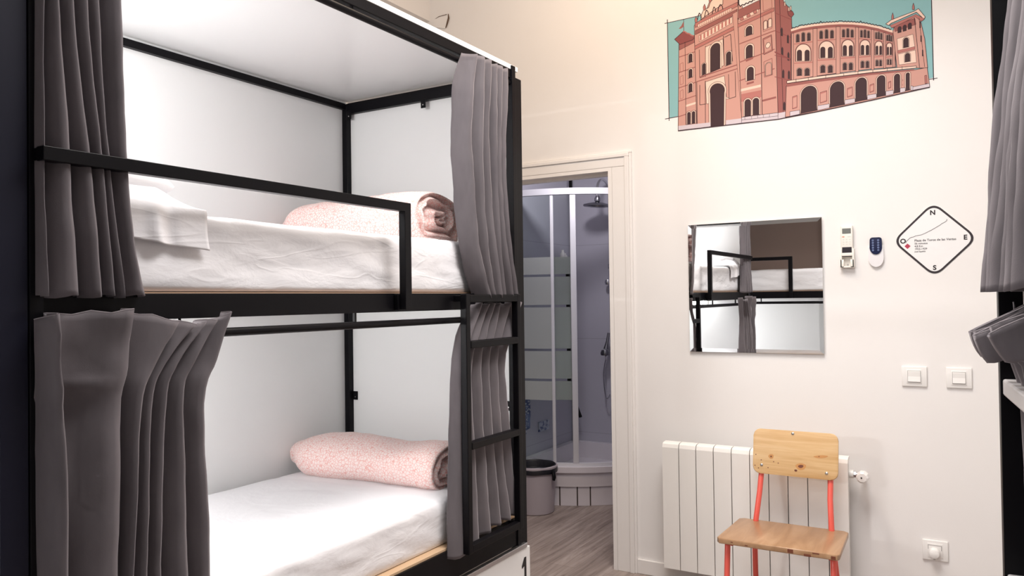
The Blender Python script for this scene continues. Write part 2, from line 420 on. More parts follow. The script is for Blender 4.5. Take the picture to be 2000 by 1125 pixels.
def duvet(name, c, ax_len, ry, rz, rot, label, seed, spiral=2.6):
    """rolled duvet: axis along local x, open spiral end at +x"""
    bm = nb(); NL, NT = 70, 96
    rings = []
    def sec(t, th, k=1):
        # flattened bottom, plump top
        cy, cz = math.cos(th), math.sin(th)
        y = ry*math.copysign(abs(cy)**.85, cy); z = rz*math.copysign(abs(cz)**.8, cz)
        if z < -rz*.82: z = -rz*.82
        return y*k, z*k
    for i in range(NL+1):
        t = i/NL; x = (t-.5)*ax_len
        k = 1-.32*max(0, 1-t/.12)**2-.10*max(0, (t-.93)/.07)**2
        k *= 1+.05*math.sin(t*9+seed)
        ring = []
        for j in range(NT):
            th = 2*math.pi*j/NT; y, z = sec(t, th, k)
            p = Vector((x, y, z))
            n = noise.noise(Vector((x*5, y*7+seed, z*7)))*.013+noise.noise(Vector((x*16+seed, y*9, z*9)))*.005
            lap = .012*math.exp(-((th-5.5)/.10)**2)
            d = Vector((0, y, z)).normalized()
            ring.append(bm.verts.new(p+d*(n+lap)))
        rings.append(ring)
    for a, b in zip(rings, rings[1:]):
        for j in range(NT): bm.faces.new((a[j], a[(j+1) % NT], b[(j+1) % NT], b[j]))
    for end, x0, sg in ((rings[-1], ax_len/2, 1), (rings[0], -ax_len/2, -1)):
        prev = end; M_ = 36 if sg > 0 else 10
        for q in range(1, M_):
            f = 1-q/M_; ring = []
            for j in range(NT):
                th = 2*math.pi*j/NT
                co_ = end[j].co
                if sg > 0:
                    ph = (f*spiral-th/(2*math.pi)+.35*noise.noise(Vector((math.cos(th)*1.4, math.sin(th)*1.4, f*2+seed)))) % 1
                    dep = .035*abs(2*ph-1)**.7+.012*noise.noise(Vector((math.cos(th)*3*f, math.sin(th)*3*f, seed)))
                    dep = dep*min(1, q/4)-.010*min(1, q/6)
                    x = x0-dep
                else: x = x0-.07*(1-f**2)**.5*1.0
                ring.append(bm.verts.new((x, co_.y*f, co_.z*f)))
            for j in range(NT): bm.faces.new((prev[j], prev[(j+1) % NT], ring[(j+1) % NT], ring[j]))
            prev = ring
        bm.faces.new(prev)
    o = finish(name, bm, DUVET, smooth=True, angle=180, loc=c); o.rotation_euler = rot
    tag(o, label, 'duvet', 'rolled pink duvets'); return o

# ---- left bunk in front of the door
Y0 = .838; LB = 1.925
B1, _ = bunk('bunk_bed', (-W, Y0, 0), -1, LB, 'black metal two-tier bunk bed with white panels, ladder and drawer marked 1', guard=1.175)
# the figure on the drawer front
bm = nb()
yy, zt = 2.772-Y0, .322
prism(bm, [(.0125, yy+.013, zt), (.0125, yy-.002, zt), (.0125, yy-.022, zt-.030), (.0125, yy-.022, zt-.040), (.0125, yy-.002, zt-.034), (.0125, yy-.002, zt-.16), (.0125, yy+.013, zt-.16)], (.001, 0, 0))
dr = [c for c in B1.children if c.name.startswith('drawer')][0]
finish('number_plate', bm, mat('black_vinyl', (.01, .01, .012), .5), dr)

# ---- bunk standing across the room behind, seen in the mirror
L2 = 1.92; X2, F2 = -.70, .27
B2, _ = bunk('bunk_bed', (X2, F2, 0), -1, L2, 'black bunk bed with upper boards coloured as in shade standing crosswise, seen in the mirror', rz=math.pi/2, guard=.3, upper_back=False, drawer=True, plates=False)
for c in list(B2.children):
    if c.name.startswith('guard_rail') or c.name.startswith('ladder') or c.name.startswith('rung'): bpy.data.objects.remove(c)
part('guard_rail', BLACK, B2, ((.018, .68, 1.680), (.044, L2-.05, 1.709)), ((.018, .68, 1.352), (.044, .712, 1.682)), bev=.0015)
M2 = Matrix.Translation((X2, F2, 0)) @ Matrix.Rotation(math.pi/2, 4, 'Z')
# ---- right bunk, turned slightly
RZ = math.radians(5.0)
LR_ = 1.93; fx, fy = .070, 1.765
B3x = fx-math.sin(-RZ)*0+math.sin(RZ)*LR_; B3y = fy-math.cos(RZ)*LR_
B3, _ = bunk('bunk_bed', (B3x, B3y, 0), 1, LR_, 'black bunk bed at the right edge with light grey curtains', rz=RZ, ladder_v=-.034, guard=1.1, plates=False, post_v=-.034, post_w=.036, rung_m=mat('black_steel_wall_reflection', (.50, .48, .48), .4), rung_dz=-.018)  # rung grey paints in the white wall's reflection on black steel
M3 = Matrix.Translation((B3x, B3y, 0)) @ Matrix.Rotation(RZ, 4, 'Z')

XF = -W
LEDM = mat('led_diffuser', (.9, .9, .9), .4); bsdf(LEDM).inputs['Emission Color'].default_value = (1, .98, .96, 1); bsdf(LEDM).inputs['Emission Strength'].default_value = 6
def reading_lamp(T, z, label, power):
    e = empty('reading_lamp', T @ Vector((0, 0, z)), label, 'lamp', 'bar lamps inside the bunks'); e.matrix_world = T @ Matrix.Translation((0, 0, z))
    part('lamp_housing', WHITEP, e, ((-.16, 0, -.022), (.16, .022, .022)), bev=.003)
    part('lamp_diffuser', LEDM, e, ((-.15, .0221, -.016), (.15, .026, .016)), bev=.001)
    l = bpy.data.lights.new('lamp_light', 'AREA'); l.shape = 'RECTANGLE'; l.size = .3; l.size_y = .035; l.energy = power; l.color = (1, .985, .97); l.spread = math.radians(175)
    o = bpy.data.objects.new('lamp_light', l); COL.objects.link(o); o.parent = e; o.location = (0, .028, 0); o.rotation_euler = (math.radians(90), 0, 0); o.rotation_euler = (math.radians(90), 0, math.radians(0))
    o.rotation_euler = Vector((0, 1, -.05)).to_track_quat('-Z', 'Y').to_euler()
T1 = Matrix.Translation((-2.12, Y0+.0005, 0))
reading_lamp(T1, 2.20, 'white bar lamp high on the near end panel of the upper berth, behind the curtain', 9.5)
reading_lamp(T1, 1.325, 'white bar lamp high on the lower berth near end panel, behind the dark curtain', 10.5)
reading_lamp(M2 @ Matrix.Translation((-.45, L2, 0)) @ Matrix.Rotation(math.pi, 4, 'Z'), 1.0, 'white bar lamp in the lower berth of the crosswise bunk', 7)
mattress('mattress', Y0+.035, 1.855, .500, .662, XF-.885, XF-.035, 'white sheeted mattress on the lower level of the drawer bunk', 1.3)
mattress('mattress', Y0+.035, 1.855, 1.409, 1.603, XF-.885, XF-.035, 'white sheeted mattress on the upper level of the drawer bunk', 4.1)
for z0, z1, lb, sd in ((.5, .662, 'white lower mattress of the crosswise bunk in the mirror', 6.1), (1.409, 1.603, 'white upper mattress of the crosswise bunk in the mirror', 9.1)):
    o = mattress('mattress', .04, 1.84, z0, z1, -.885, -.035, lb, sd); o.matrix_world = M2 @ o.matrix_world
for z0, z1, lb, sd in ((.5, .662, 'white lower mattress of the right hand bunk', 2.2), (1.409, 1.603, 'white upper mattress of the right hand bunk', 7.7)):
    o = mattress('mattress', .04, 1.85, z0, z1, .035, .885, lb, sd); o.matrix_world = M3 @ o.matrix_world

# ---- duvets
duvet('rolled_duvet', (-2.115, 2.40, 1.603+.084), .74, .155, .105, (0, 0, math.radians(-2)), 'pink leaf-print duvet rolled up on the upper mattress, open end showing', 1.7)
duvet('rolled_duvet', (-2.13, 2.47, .662+.069), .73, .15, .086, (0, 0, math.radians(3)), 'pale pink leaf-print duvet rolled up on the lower mattress', 5.2)

# ---- pillow and its loose case
def pillow(name, c, hx, hy, hz, label, seed):
    bm = nb(); N = 56
    vt = []; vb = []
    for i in range(N+1):
        a = -1+2*i/N; rt = []; rb = []
        for j in range(N+1):
            b = -1+2*j/N
            pr_ = (max(0, 1-abs(a)**2.6)*max(0, 1-abs(b)**2.6))**.42
            x = a*hx*(1-.05*(1-abs(b))*0-.06*b*b*abs(a)); y = b*hy*(1-.06*a*a)
            w = noise.noise(Vector((x*9, y*6+seed, 0)))*.013*pr_+abs(noise.noise(Vector((x*5+y*9, y*15-x*4, seed))))*-.028*pr_
            rt.append(bm.verts.new((c[0]+x, c[1]+y, c[2]+hz*pr_+w)))
            rb.append(rt[-1] if pr_ == 0 else bm.verts.new((c[0]+x, c[1]+y, c[2]-hz*.75*pr_)))
        vt.append(rt); vb.append(rb)
    for i in range(N):
        for j in range(N):
            bm.faces.new((vt[i][j], vt[i+1][j], vt[i+1][j+1], vt[i][j+1]))
            f = (vb[i][j], vb[i][j+1], vb[i+1][j+1], vb[i+1][j])
            if len(set(f)) > 2: bm.faces.new(tuple(dict.fromkeys(f)))
    o = finish(name, bm, SHEET, smooth=True, angle=180); tag(o, label, 'pillow'); return o
PL = pillow('pillow', (-1.985, 1.07, 1.672), .285, .175, .088, 'white pillow on the upper mattress beside the gathered left curtain', 3.3)
bm = nb(); NU, NV = 46, 44
grid = []
path = [(-2.0, 1.735), (-1.86, 1.73), (-1.76, 1.70), (-1.70, 1.655), (-1.672, 1.625), (-1.656, 1.600), (-1.651, 1.57), (-1.650, 1.54), (-1.650, 1.51)]
def pth(t):
    s = t*(len(path)-1); i = min(int(s), len(path)-2); f = s-i
    return tuple(path[i][k]*(1-f)+path[i+1][k]*f for k in (0, 1))
for i in range(NU+1):
    a = i/NU; y = .90+a*.385; row = []
    for j in range(NV+1):
        t = j/NV; x, z = pth(t)
        drop = max(0, (a-.70)/.30)       # near its corner the cloth slides off the pillow on to the mattress
        z2 = z-max(0, z-1.612)*drop
        ln = 1-.0*(1-drop)
        fold = .012*math.exp(-((a-.62)/.045)**2)*(t > .45)*min(1, (t-.45)*5)-.006*math.exp(-((a-.73)/.04)**2)*(t > .45)
        w = .006*noise.noise(Vector((x*7, y*9, z*7)))+.010*abs(noise.noise(Vector((x*6+y*5, y*3, 2.2))))*min(1, max(0, z-1.6)*20)
        if t > .6:                       # ragged lower hem: longer towards the corner
            z2 = 1.60-(1.60-z2)*(.62+.38*max(0, a)**1.5+.0*math.sin(a*9))
        row.append(bm.verts.new((x+fold+.004, y+.01*math.sin(t*6)*a, z2+w)))
    grid.append(row)
for i in range(NU):
    for j in range(NV): bm.faces.new((grid[i][j], grid[i+1][j], grid[i+1][j+1], grid[i][j+1]))
o = finish('pillowcase_flap', bm, SHEET, PL, smooth=True, angle=180)
md = o.modifiers.new('thickness', 'SOLIDIFY'); md.thickness = .003

# ---- curtains of the left bunk
def swag(y, z):
    g = lambda v, w: math.exp(-(v/w)**2)
    ridge = .013*g(z-(1.212+26*(y-.925)**2), .011)*g(y-.925, .062)
    hollow = -.020*g((y-.925)/max(.012, .055+.2*(z-1.21)), 1)*(1 if z < 1.21 else 0)*min(1, max(0, (z-.90)/.08))*min(1, max(0, (1.21-z)/.02))
    seam = -.004*g(z-1.282, .004)
    dent = -.010*g(y-.99, .03)*g(z-1.30, .03)+.006*g(y-.90, .04)*g(z-1.325, .02)
    return ridge+hollow+seam+dent
TL = lambda y, x, z: (x, y, z)
curtain('curtain', [
    (2.285, [.845, .878, .908, .94, .965, .99, 1.02], -1.622, .020, .5, 0),
    (2.05, [.848, .860, .885, .915, .945, .975, 1.026], -1.622, .022, .45, 0),
    (1.70, [.847, .856, .912, .953, .978, .995, 1.038], -1.622, .022, .4, 0),
    (1.52, [.848, .858, .922, .965, .99, 1.010, 1.052], -1.618, .024, .3, 0),
    (1.398, [.848, .860, .932, .972, 1.002, 1.020, 1.078], -1.614, .024, .2, 0)],
    'grey velvet curtain gathered at the left end of the upper berth', TL, seed=1)
curtain('curtain', [
    ([1.355, 1.362, 1.368, 1.340, 1.334, 1.337, 1.340, 1.358], [.842, .862, 1.02, 1.137, 1.176, 1.205, 1.237, 1.276], -1.585, .022, 1, .0),
    ([1.245]*8, [.846, .868, 1.012, 1.075, 1.102, 1.132, 1.178, 1.240], -1.590, .020, 1, 0),
    ([1.145]*8, [.846, .88, 1.008, 1.043, 1.073, 1.107, 1.153, 1.212], -1.594, .022, .6, 0),
    ([.80]*8, [.846, .893, 1.003, 1.028, 1.062, 1.098, 1.165, 1.228], -1.600, .026, .3, 0),
    ([.47]*8, [.846, .90, 1.0, 1.035, 1.07, 1.115, 1.175, 1.240], -1.602, .026, .2, 0)],
    'dark grey velvet curtain with stiff pleated header over the lower berth left end', TL, seed=5, extra=swag, hem_edge=True)
curtain('curtain', [
    (2.293, [2.372, 2.41, 2.458, 2.51, 2.553, 2.595, 2.638], -1.600, .018, .9, 0),
    (2.15, [2.315, 2.385, 2.442, 2.495, 2.54, 2.580, 2.628], -1.604, .024, .8, 0),
    (1.93, [2.315, 2.38, 2.442, 2.50, 2.54, 2.580, 2.616], -1.608, .026, .35, 0),
    (1.65, [2.350, 2.41, 2.467, 2.52, 2.56, 2.598, 2.632], -1.608, .026, .25, 0),
    (1.50, [2.395, 2.445, 2.495, 2.543, 2.583, 2.62, 2.660], -1.608, .026, .22, 0),
    (1.388, [2.450, 2.487, 2.525, 2.565, 2.61, 2.655, 2.700], -1.606, .024, .2, 0)],
    'light grey velvet curtain hanging at the right end of the upper berth', TL, seed=9, hem_edge=True)
curtain('curtain', [
    (1.365, [2.415, 2.455, 2.505, 2.545, 2.585, 2.665, 2.745], -1.616, .013, 1, 0),
    (1.25, [2.33, 2.375, 2.43, 2.49, 2.545, 2.61, 2.69], -1.618, .013, 1, 0),
    (1.13, [2.297, 2.333, 2.385, 2.455, 2.51, 2.57, 2.635], -1.618, .014, .4, 0),
    (.80, [2.27, 2.335, 2.405, 2.475, 2.54, 2.60, 2.67], -1.618, .014, .2, 0),
    ([.462, .458, .49, .51, .515, .515, .515], [2.25, 2.345, 2.43, 2.51, 2.585, 2.65, 2.715], -1.617, .014, .15, 0)],
    'grey velvet curtain hanging behind the ladder of the lower berth', TL, seed=13, hem_edge=True)
# ---- curtains of the right bunk (local frame of that bunk: y from its near end)
TR = lambda y, x, z: M3 @ Vector((-x-.038, y, z))
f0 = LR_-fy
def Y3(*a): return [v+f0 for v in a]
curtain('curtain', [
    (2.285, Y3(1.30, 1.37, 1.44, 1.51, 1.58, 1.65, 1.72), -.055, .016, .8, 0),
    (1.93, Y3(1.30, 1.37, 1.44, 1.51, 1.58, 1.65, 1.71), -.045, .020, .6, 0),
    (1.65, Y3(1.28, 1.36, 1.43, 1.50, 1.57, 1.64, 1.71), -.018, .024, .5, 0),
    (1.385, Y3(1.26, 1.34, 1.42, 1.49, 1.56, 1.63, 1.70), .000, .028, .5, 0)],
    'light grey velvet curtain hanging from the top at the right edge', TR, seed=21)
curtain('curtain', [
    (1.363, Y3(1.40, 1.46, 1.52, 1.58, 1.635, 1.70), .004, .036, 1, .55),
    (1.31, Y3(1.40, 1.46, 1.52, 1.58, 1.635, 1.70), -.008, .033, 1, .55),
    (1.23, Y3(1.38, 1.44, 1.50, 1.56, 1.62, 1.68), -.036, .015, 1, .2),
    (.80, Y3(1.38, 1.44, 1.50, 1.56, 1.62, 1.68), -.042, .012, .6, 0),
    (.47, Y3(1.36, 1.43, 1.50, 1.57, 1.63, 1.69), -.034, .014, .5, 0)],
    'grey velvet curtain with fanned pleats below the light curtain at the right edge', TR, seed=27, hem_edge=True)

# ------------------------------------------------------------------ radiator
RX0, RX1, RZ0, RZ1, RY = -1.314, -.487, .090, .686, 3.572
R_ = empty('radiator', ((RX0+RX1)/2, RY+.04, 0), 'white ten-section aluminium radiator on the wall behind the chair', 'radiator')
rad_m = mat('radiator_enamel', (.85, .825, .79), .32)
sw = (RX1-RX0)/10
cx = (RX0+RX1)/2; cyy = RY+.04
for i in range(10):
    bm = nb(); a = RX0+i*sw-cx+.002; b = a+sw-.004
    # front plate with a folded-back top lip
    pr_ = [(-.040, RZ0), (-.040, RZ1-.022), (-.034, RZ1-.006), (-.022, RZ1), (.010, RZ1+.002), (.010, RZ1-.012), (-.020, RZ1-.014), (-.030, RZ1-.03), (-.032, RZ0)]
    prism(bm, [(a, y, z) for y, z in pr_], (b-a, 0, 0))
    box(bm, ((a+b)/2-.012, -.034, RZ0+.02), ((a+b)/2+.012, .035, RZ1-.03), .003)
    box(bm, (a+.006, .030, RZ0+.03), (b-.006, .034, RZ1-.02)); box(bm, (a+.002, -.005, RZ0+.01), (b-.002, .001, RZ1-.02))
    finish('section', bm, rad_m, R_)
for nm, z in (('header_pipe', RZ1-.075), ('header_pipe', RZ0+.04)):
    bm = nb(); tube(bm, [(RX0-cx+.006, .012, z), (RX1-cx+.014, .012, z)], .018, 16); finish(nm, bm, rad_m, R_, smooth=True)
for x in (RX0+.12, RX1-.12):
    part('wall_bracket', rad_m, R_, ((x-cx-.008, .012, RZ1-.12), (x-cx+.008, D-cyy-.003, RZ1-.10)))
bm = nb(); tube(bm, [(RX1-cx+.010, .012, RZ1-.075), (RX1-cx+.045, .012, RZ1-.075)], .009, 12)
tube(bm, [(RX1-cx+.045, .012, RZ1-.075), (RX1-cx+.045, D-cyy-.003, RZ1-.075)], .007, 12)
lathe(bm, [(.014, RX1-cx+.014), (.014, RX1-cx+.024)], (0, .012, RZ1-.075), 6, 'x')
v_ = finish('valve', bm, CHROME, R_, smooth=True)
bm = nb(); lathe(bm, [(.012, -.008), (.024, -.012), (.026, -.030), (.024, -.052), (.018, -.056), (0, -.057)], (RX1-cx+.052, .020, RZ1-.078), 10, 'y')
finish('valve_knob', bm, WHITEP, v_)
bm = nb(); lathe(bm, [(.0035, 0), (.003, -.001), (0, -.001)], (RX1-cx+.050, -.0375, RZ1-.078), 12, 'y'); finish('knob_screw', bm, DARKV, v_)

# ------------------------------------------------------------------ chair
CH = empty('chair', (-.68, 3.24, 0), 'wooden chair with coral red tube legs standing in front of the radiator', 'chair')
def rrect(x0, x1, y0, y1, r, n=8):
    out = []
    for cx_, cy_, a0 in ((x1-r, y1-r, 0), (x0+r, y1-r, 90), (x0+r, y0+r, 180), (x1-r, y0+r, 270)):
        for k in range(n+1):
            a = math.radians(a0+90*k/n); out.append((cx_+r*math.cos(a), cy_+r*math.sin(a)))
    return out
def slab(pts, th, T, mtl, name, parent, bev=.004):
    bm = nb(); prism(bm, [(x, y, 0) for x, y in pts], (0, 0, th))
    es = [e for e in bm.edges if abs(e.verts[0].co.z-e.verts[1].co.z) < 1e-6]
    bmesh.ops.bevel(bm, geom=es, offset=bev, segments=3, profile=.5, affect='EDGES')
    bmesh.ops.transform(bm, matrix=T, verts=bm.verts)
    return finish(name, bm, mtl, parent, smooth=True, angle=50)
SH = .424
seat = slab([(x*.965, y) for x, y in [(.225, -.165), (.232, -.150), (.222, .150), (.205, .165), (-.212, .165), (-.232, .150), (-.240, -.150), (-.228, -.165)]], .022,
            Matrix.Translation((0, 0, SH-.022)), SEATM, 'seat', CH)
for x0, x1, z0, z1 in ((.04, .062, -.018, -.003), (.10, .125, -.022, -.012), (.13, .155, -.008, -.003), (.195, .212, -.019, -.006), (-.12, -.108, -.016, -.012), (-.175, -.165, -.012, -.008)):
    part('chipped_edge', KNOT, seat, ((x0, -.1660, SH+z0), (x1, -.160, SH+z1)), bev=.0015)
BT = Matrix.Translation((0, .205, .615)) @ Matrix.Rotation(math.radians(90-9), 4, 'X')
back = slab(rrect(-.172, .172, 0, .190, .030), .014, BT, PINE, 'backrest', CH)
# knots: small dark inlays of the board, bolts
def on_back(x, y, d=.0145): return BT @ Vector((x, y, d))
def blob(bm, x, y, rx, ry_, a=0, off=.0142):
    pts = []
    for k in range(14):
        t = 2*math.pi*k/14; u, v = rx*math.cos(t)*(1+.12*math.sin(3*t)), ry_*math.sin(t)
        pts.append(BT @ Vector((x+u*math.cos(a)-v*math.sin(a), y+u*math.sin(a)+v*math.cos(a), off)))
    nrm = BT.to_3x3() @ Vector((0, 0, .0003)); prism(bm, pts, nrm)
HALO = mat('ringed_knot_wood', (.56, .27, .09), .5)
for args, mm in (((.026, .044, .021, .014, .1), HALO), ((-.096, .075, .011, .010, .3, .01415), HALO), ((.105, .092, .028, .006, .12), HALO),
                 ((.026, .045, .011, .0065, .2, .0146), KNOT), ((.006, .026, .006, .0045, 0, .0146), KNOT), ((-.096, .075, .0035, .0035, 0, .0146), KNOT)):
    bm = nb(); blob(bm, *args); finish('knot', bm, mm, back)
for x, y in ((-.160, .078), (-.137, .057), (-.133, .038), (-.163, .032), (-.108, .027), (-.148, .022), (-.085, .054), (-.066, .050), (.098, .092)):
    bm = nb(); blob(bm, x, y, .0025, .002, 0, .0144); finish('knot', bm, KNOT, back)
for x, y in ((-.008, .178), (-.135, .036), (.128, .026)):
    bm = nb(); p = on_back(x, y, .014); tmp = nb()
    lathe(bm, [(.0065, 0), (.006, .002), (.003, .004), (0, .0045)], (0, 0, 0), 14)
    bmesh.ops.transform(bm, matrix=Matrix.Translation(p) @ BT.to_3x3().to_4x4(), verts=bm.verts); tmp.free()
    finish('bolt', bm, SCREW, back, smooth=True)
for s_ in (-1, 1):
    bx = s_*.142
    # rear leg runs up through the seat and carries the backrest
    bm = nb(); tube(bm, [(bx*1.22, .235, .012), (bx*1.16, .180, .20), (bx*1.10, .142, .36), (bx*1.06, .146, .43), (bx*1.0, .182, .54), (bx*.985, .2225, .64), (bx*.97, .2445, .775)], .0112, 14)
    leg = finish('leg', bm, RED, CH, smooth=True)
    bm = nb(); lathe(bm, [(.0135, 0), (.0135, .02), (.0112, .024)], (bx*1.22, .235, 0), 14); finish('rubber_foot', bm, DARKV, leg)
    bm = nb(); tube(bm, [(s_*.205, -.155, .012), (s_*.200, -.135, .25), (s_*.197, -.125, SH-.03), (s_*.19, -.11, SH-.0145), (s_*.18, -.05, SH-.0333)], .0112, 14)
    leg = finish('leg', bm, RED, CH, smooth=True)
    bm = nb(); lathe(bm, [(.0135, 0), (.0135, .02), (.0112, .024)], (s_*.205, -.155, 0), 14); finish('rubber_foot', bm, DARKV, leg)
    bm = nb(); tube(bm, [(s_*.185, -.11, SH-.033), (s_*.155, .14, SH-.033)], .009, 12); finish('seat_rail', bm, RED, CH, smooth=True)

# ------------------------------------------------------------------ mirror
MX0, MX1, MZ0, MZ1 = -1.202, -.591, 1.117, 1.728
mr = empty('mirror', ((MX0+MX1)/2, D, (MZ0+MZ1)/2), 'square frameless mirror with slanted glass border hanging on the back wall', 'mirror')
mr.rotation_euler = (math.radians(.115), 0, 0)
mcx, mcz = (MX0+MX1)/2, (MZ0+MZ1)/2
hw = (MX1-MX0)/2; tb = .018
bm = nb()
o4 = [(-hw, -.006, -hw), (hw, -.006, -hw), (hw, -.006, hw), (-hw, -.006, hw)]
i4 = [(-(hw-tb), -.0069, -(hw-tb)), (hw-tb, -.0069, -(hw-tb)), (hw-tb, -.0069, hw-tb), (-(hw-tb), -.0069, hw-tb)]
vo = [bm.verts.new(p) for p in o4]; vi = [bm.verts.new(p) for p in i4]; vb_ = [bm.verts.new((p[0], 0, p[2])) for p in o4]
bm.faces.new(vi); bm.faces.new(vb_)
for k in range(4):
    bm.faces.new((vo[k], vo[(k+1) % 4], vi[(k+1) % 4], vi[k])); bm.faces.new((vb_[k], vb_[(k+1) % 4], vo[(k+1) % 4], vo[k]))
finish('mirror_glass', bm, MIRR, mr)
part('backing', mat('grey_backing_board', (.45, .45, .45), .6), mr, ((-hw+.02, 0.0002, -hw+.02), (hw-.02, .006, hw-.02)))
mr.location.y = D-.007-.0

# ------------------------------------------------------------------ light switches, socket
def plate(name, x0, x1, z0, z1, label, cat, group=None):
    e = empty(name, ((x0+x1)/2, D, (z0+z1)/2), label, cat, group)
    w_, h_ = (x1-x0)/2, (z1-z0)/2
    bm = nb(); box(bm, (-w_, -.009, -h_), (w_, 0, h_), .003, 3); box(bm, (-w_*.60, -.011, -h_*.70), (w_*.60, -.006, h_*.70), .0015)
    finish('cover_plate', bm, WHITEP, e, smooth=True); return e, w_, h_
GAPM = mat('grey_shadow_gap_plastic', (.42, .40, .39), .6)
for x0, x1, lb in ((-.285, -.190, 'white light switch on the back wall, left of the pair'), (-.120, -.028, 'white light switch on the back wall, nearest the right bunk')):
    e, w_, h_ = plate('light_switch', x0, x1, .991, 1.076, lb, 'light switch', 'pair of light switches')
    bm = nb(); box(bm, (-w_*.53, -.0115, -h_*.58), (w_*.53, -.0108, h_*.58)); finish('switch_gap', bm, GAPM, e)
    bm = nb(); prism(bm, [(-w_*.49, -.0112, -h_*.53), (-w_*.49, -.0165, -h_*.5), (-w_*.49, -.0135, 0), (-w_*.49, -.0145, h_*.5), (-w_*.49, -.0112, h_*.53)], (w_*.98, 0, 0))
    finish('rocker', bm, WHITEP, e)
e, w_, h_ = plate('wall_socket', -.221, -.126, .272, .356, 'white wall socket with a round plug low on the back wall', 'socket')
bm = nb(); box(bm, (-w_*.56, -.0118, h_*.50), (w_*.50, -.0108, h_*.55)); box(bm, (-w_*.56, -.0118, h_*.12), (-w_*.51, -.0108, h_*.52)); box(bm, (w_*.46, -.0118, h_*.05), (w_*.52, -.0108, h_*.52))
finish('socket_gap', bm, GAPM, e)
pe = empty('plug', (-.176, D-.011, .306), 'small white plug pushed into the low wall socket', 'plug')
bm = nb(); lathe(bm, [(.021, 0), (.021, -.012), (.018, -.026), (.010, -.030), (0, -.030)], (0, 0, 0), 28, 'y'); finish('plug_body', bm, WHITEP, pe, smooth=True)
bm = nb(); box(bm, (-.004, -.022, -.024), (.004, -.014, -.016), .001); finish('cord_grip', bm, GAPM, pe)

# ------------------------------------------------------------------ the two remote controls
REM = mat('ivory_plastic', (.84, .80, .74), .35)
rc = empty('remote_control', (-.488, D, 1.59), 'ivory air conditioner remote sitting in a wall holder right of the mirror', 'remote control')
bm = nb(); box(bm, (-.025, -.021, -.045), (.024, -.004, .095), .005, 3); finish('remote_body', bm, REM, rc, smooth=True)
bm = nb(); box(bm, (-.0185, -.0216, .058), (.017, -.0208, .081)); sc_ = finish('screen', bm, mat('grey_lcd', (.17, .18, .17), .25), rc)
bm = nb(); box(bm, (-.0195, -.0221, -.055+.012), (.019, -.0205, -.001)); finish('dark_cover', bm, mat('dark_plum_plastic', (.012, .006, .012), .4), rc)
bm = nb(); box(bm, (-.0185, -.0218, .042), (-.0095, -.0205, .0475), .0008); finish('power_button', bm, mat('salmon_button', (.75, .33, .25), .5), rc)
bm = nb()
for i, z in enumerate((.030, .020, .010)):
    for x in (-.017, -.004, .009): box(bm, (x, -.0214, z), (x+.007, -.0205, z+.005), .0007)
box(bm, (.003, -.0214, .042), (.016, -.0205, .047), .0007)
finish('button_row', bm, mat('pale_grey_button', (.70, .68, .64), .5), rc)
hold = empty('remote_holder', (-.488, D, 1.53), 'ivory wall holder gripping the air conditioner remote', 'holder')
bm = nb(); box(bm, (-.0285, -.004, -.030), (.0285, 0, .055), .0015)
box(bm, (-.0285, -.026, -.030), (-.0205, -.003, .052), .002); box(bm, (.0205, -.026, -.030), (.0285, -.003, .052), .002)
box(bm, (-.0285, -.026, -.031), (.0285, -.003, -.024), .002); box(bm, (-.0215, -.0275, .020), (.0215, -.0225, .034), .002)
box(bm, (-.0285, -.026, -.030), (-.013, -.0225, .005), .001); box(bm, (.013, -.026, -.030), (.0285, -.0225, .005), .001)
finish('holder_body', bm, REM, hold, smooth=True)
bm = nb(); box(bm, (-.004, -.0048, -.022), (.004, -.0040, -.014)); finish('mark', bm, GAPM, hold)

fr = empty('remote_control', (-.374, D, 1.565), 'small white oval remote with dark blue keypad, right of the ivory one', 'remote control')
def oval(bm, hw_, z0, z1, y0, y1, top_r):
    pts = []
    for k in range(33):
        a = math.pi+math.pi*k/32; pts.append((hw_*math.cos(a), y0, z0+hw_*1.3+hw_*1.3*math.sin(a)))
    for k in range(9): 
        a = math.pi/2*k/8; pts.append((hw_-top_r+top_r*math.cos(a)-.001, y0, z1-top_r+top_r*math.sin(a)))
    for k in range(9):
        a = math.pi/2+math.pi/2*k/8; pts.append((-hw_+top_r+top_r*math.cos(a)+.001, y0, z1-top_r+top_r*math.sin(a)))
    prism(bm, pts, (0, y1-y0, 0))
bm = nb(); oval(bm, .030, -.066, .030, 0, -.012, .012)
es = [e_ for e_ in bm.edges if abs(e_.verts[0].co.y+.012) < 1e-5 and abs(e_.verts[1].co.y+.012) < 1e-5]
bmesh.ops.bevel(bm, geom=es, offset=.004, segments=3, profile=.5, affect='EDGES')
finish('holder_shell', bm, mat('cool_white_plastic', (.78, .76, .78), .3), fr, smooth=True)
bm = nb(); oval(bm, .0245, -.012, .061, -.006, -.0165, .010)
es = [e_ for e_ in bm.edges if abs(e_.verts[0].co.y+.0165) < 1e-5 and abs(e_.verts[1].co.y+.0165) < 1e-5]
bmesh.ops.bevel(bm, geom=es, offset=.003, segments=3, profile=.5, affect='EDGES')
kp = finish('keypad', bm, mat('dark_blue_keypad', (.004, .008, .045), .4, spec=.25), fr, smooth=True)
for i in range(5):
    for x in (-.011, .010):
        bm = nb(); lathe(bm, [(.0045, 0), (.0042, -.0012), (0, -.0014)], (x, -.0165, .048-i*.0105), 14, 'y')
        finish('button', bm, mat('blue_button', (.12, .16, .30), .3) if i == 0 and x < 0 else bpy.data.materials['blue_button'], kp)

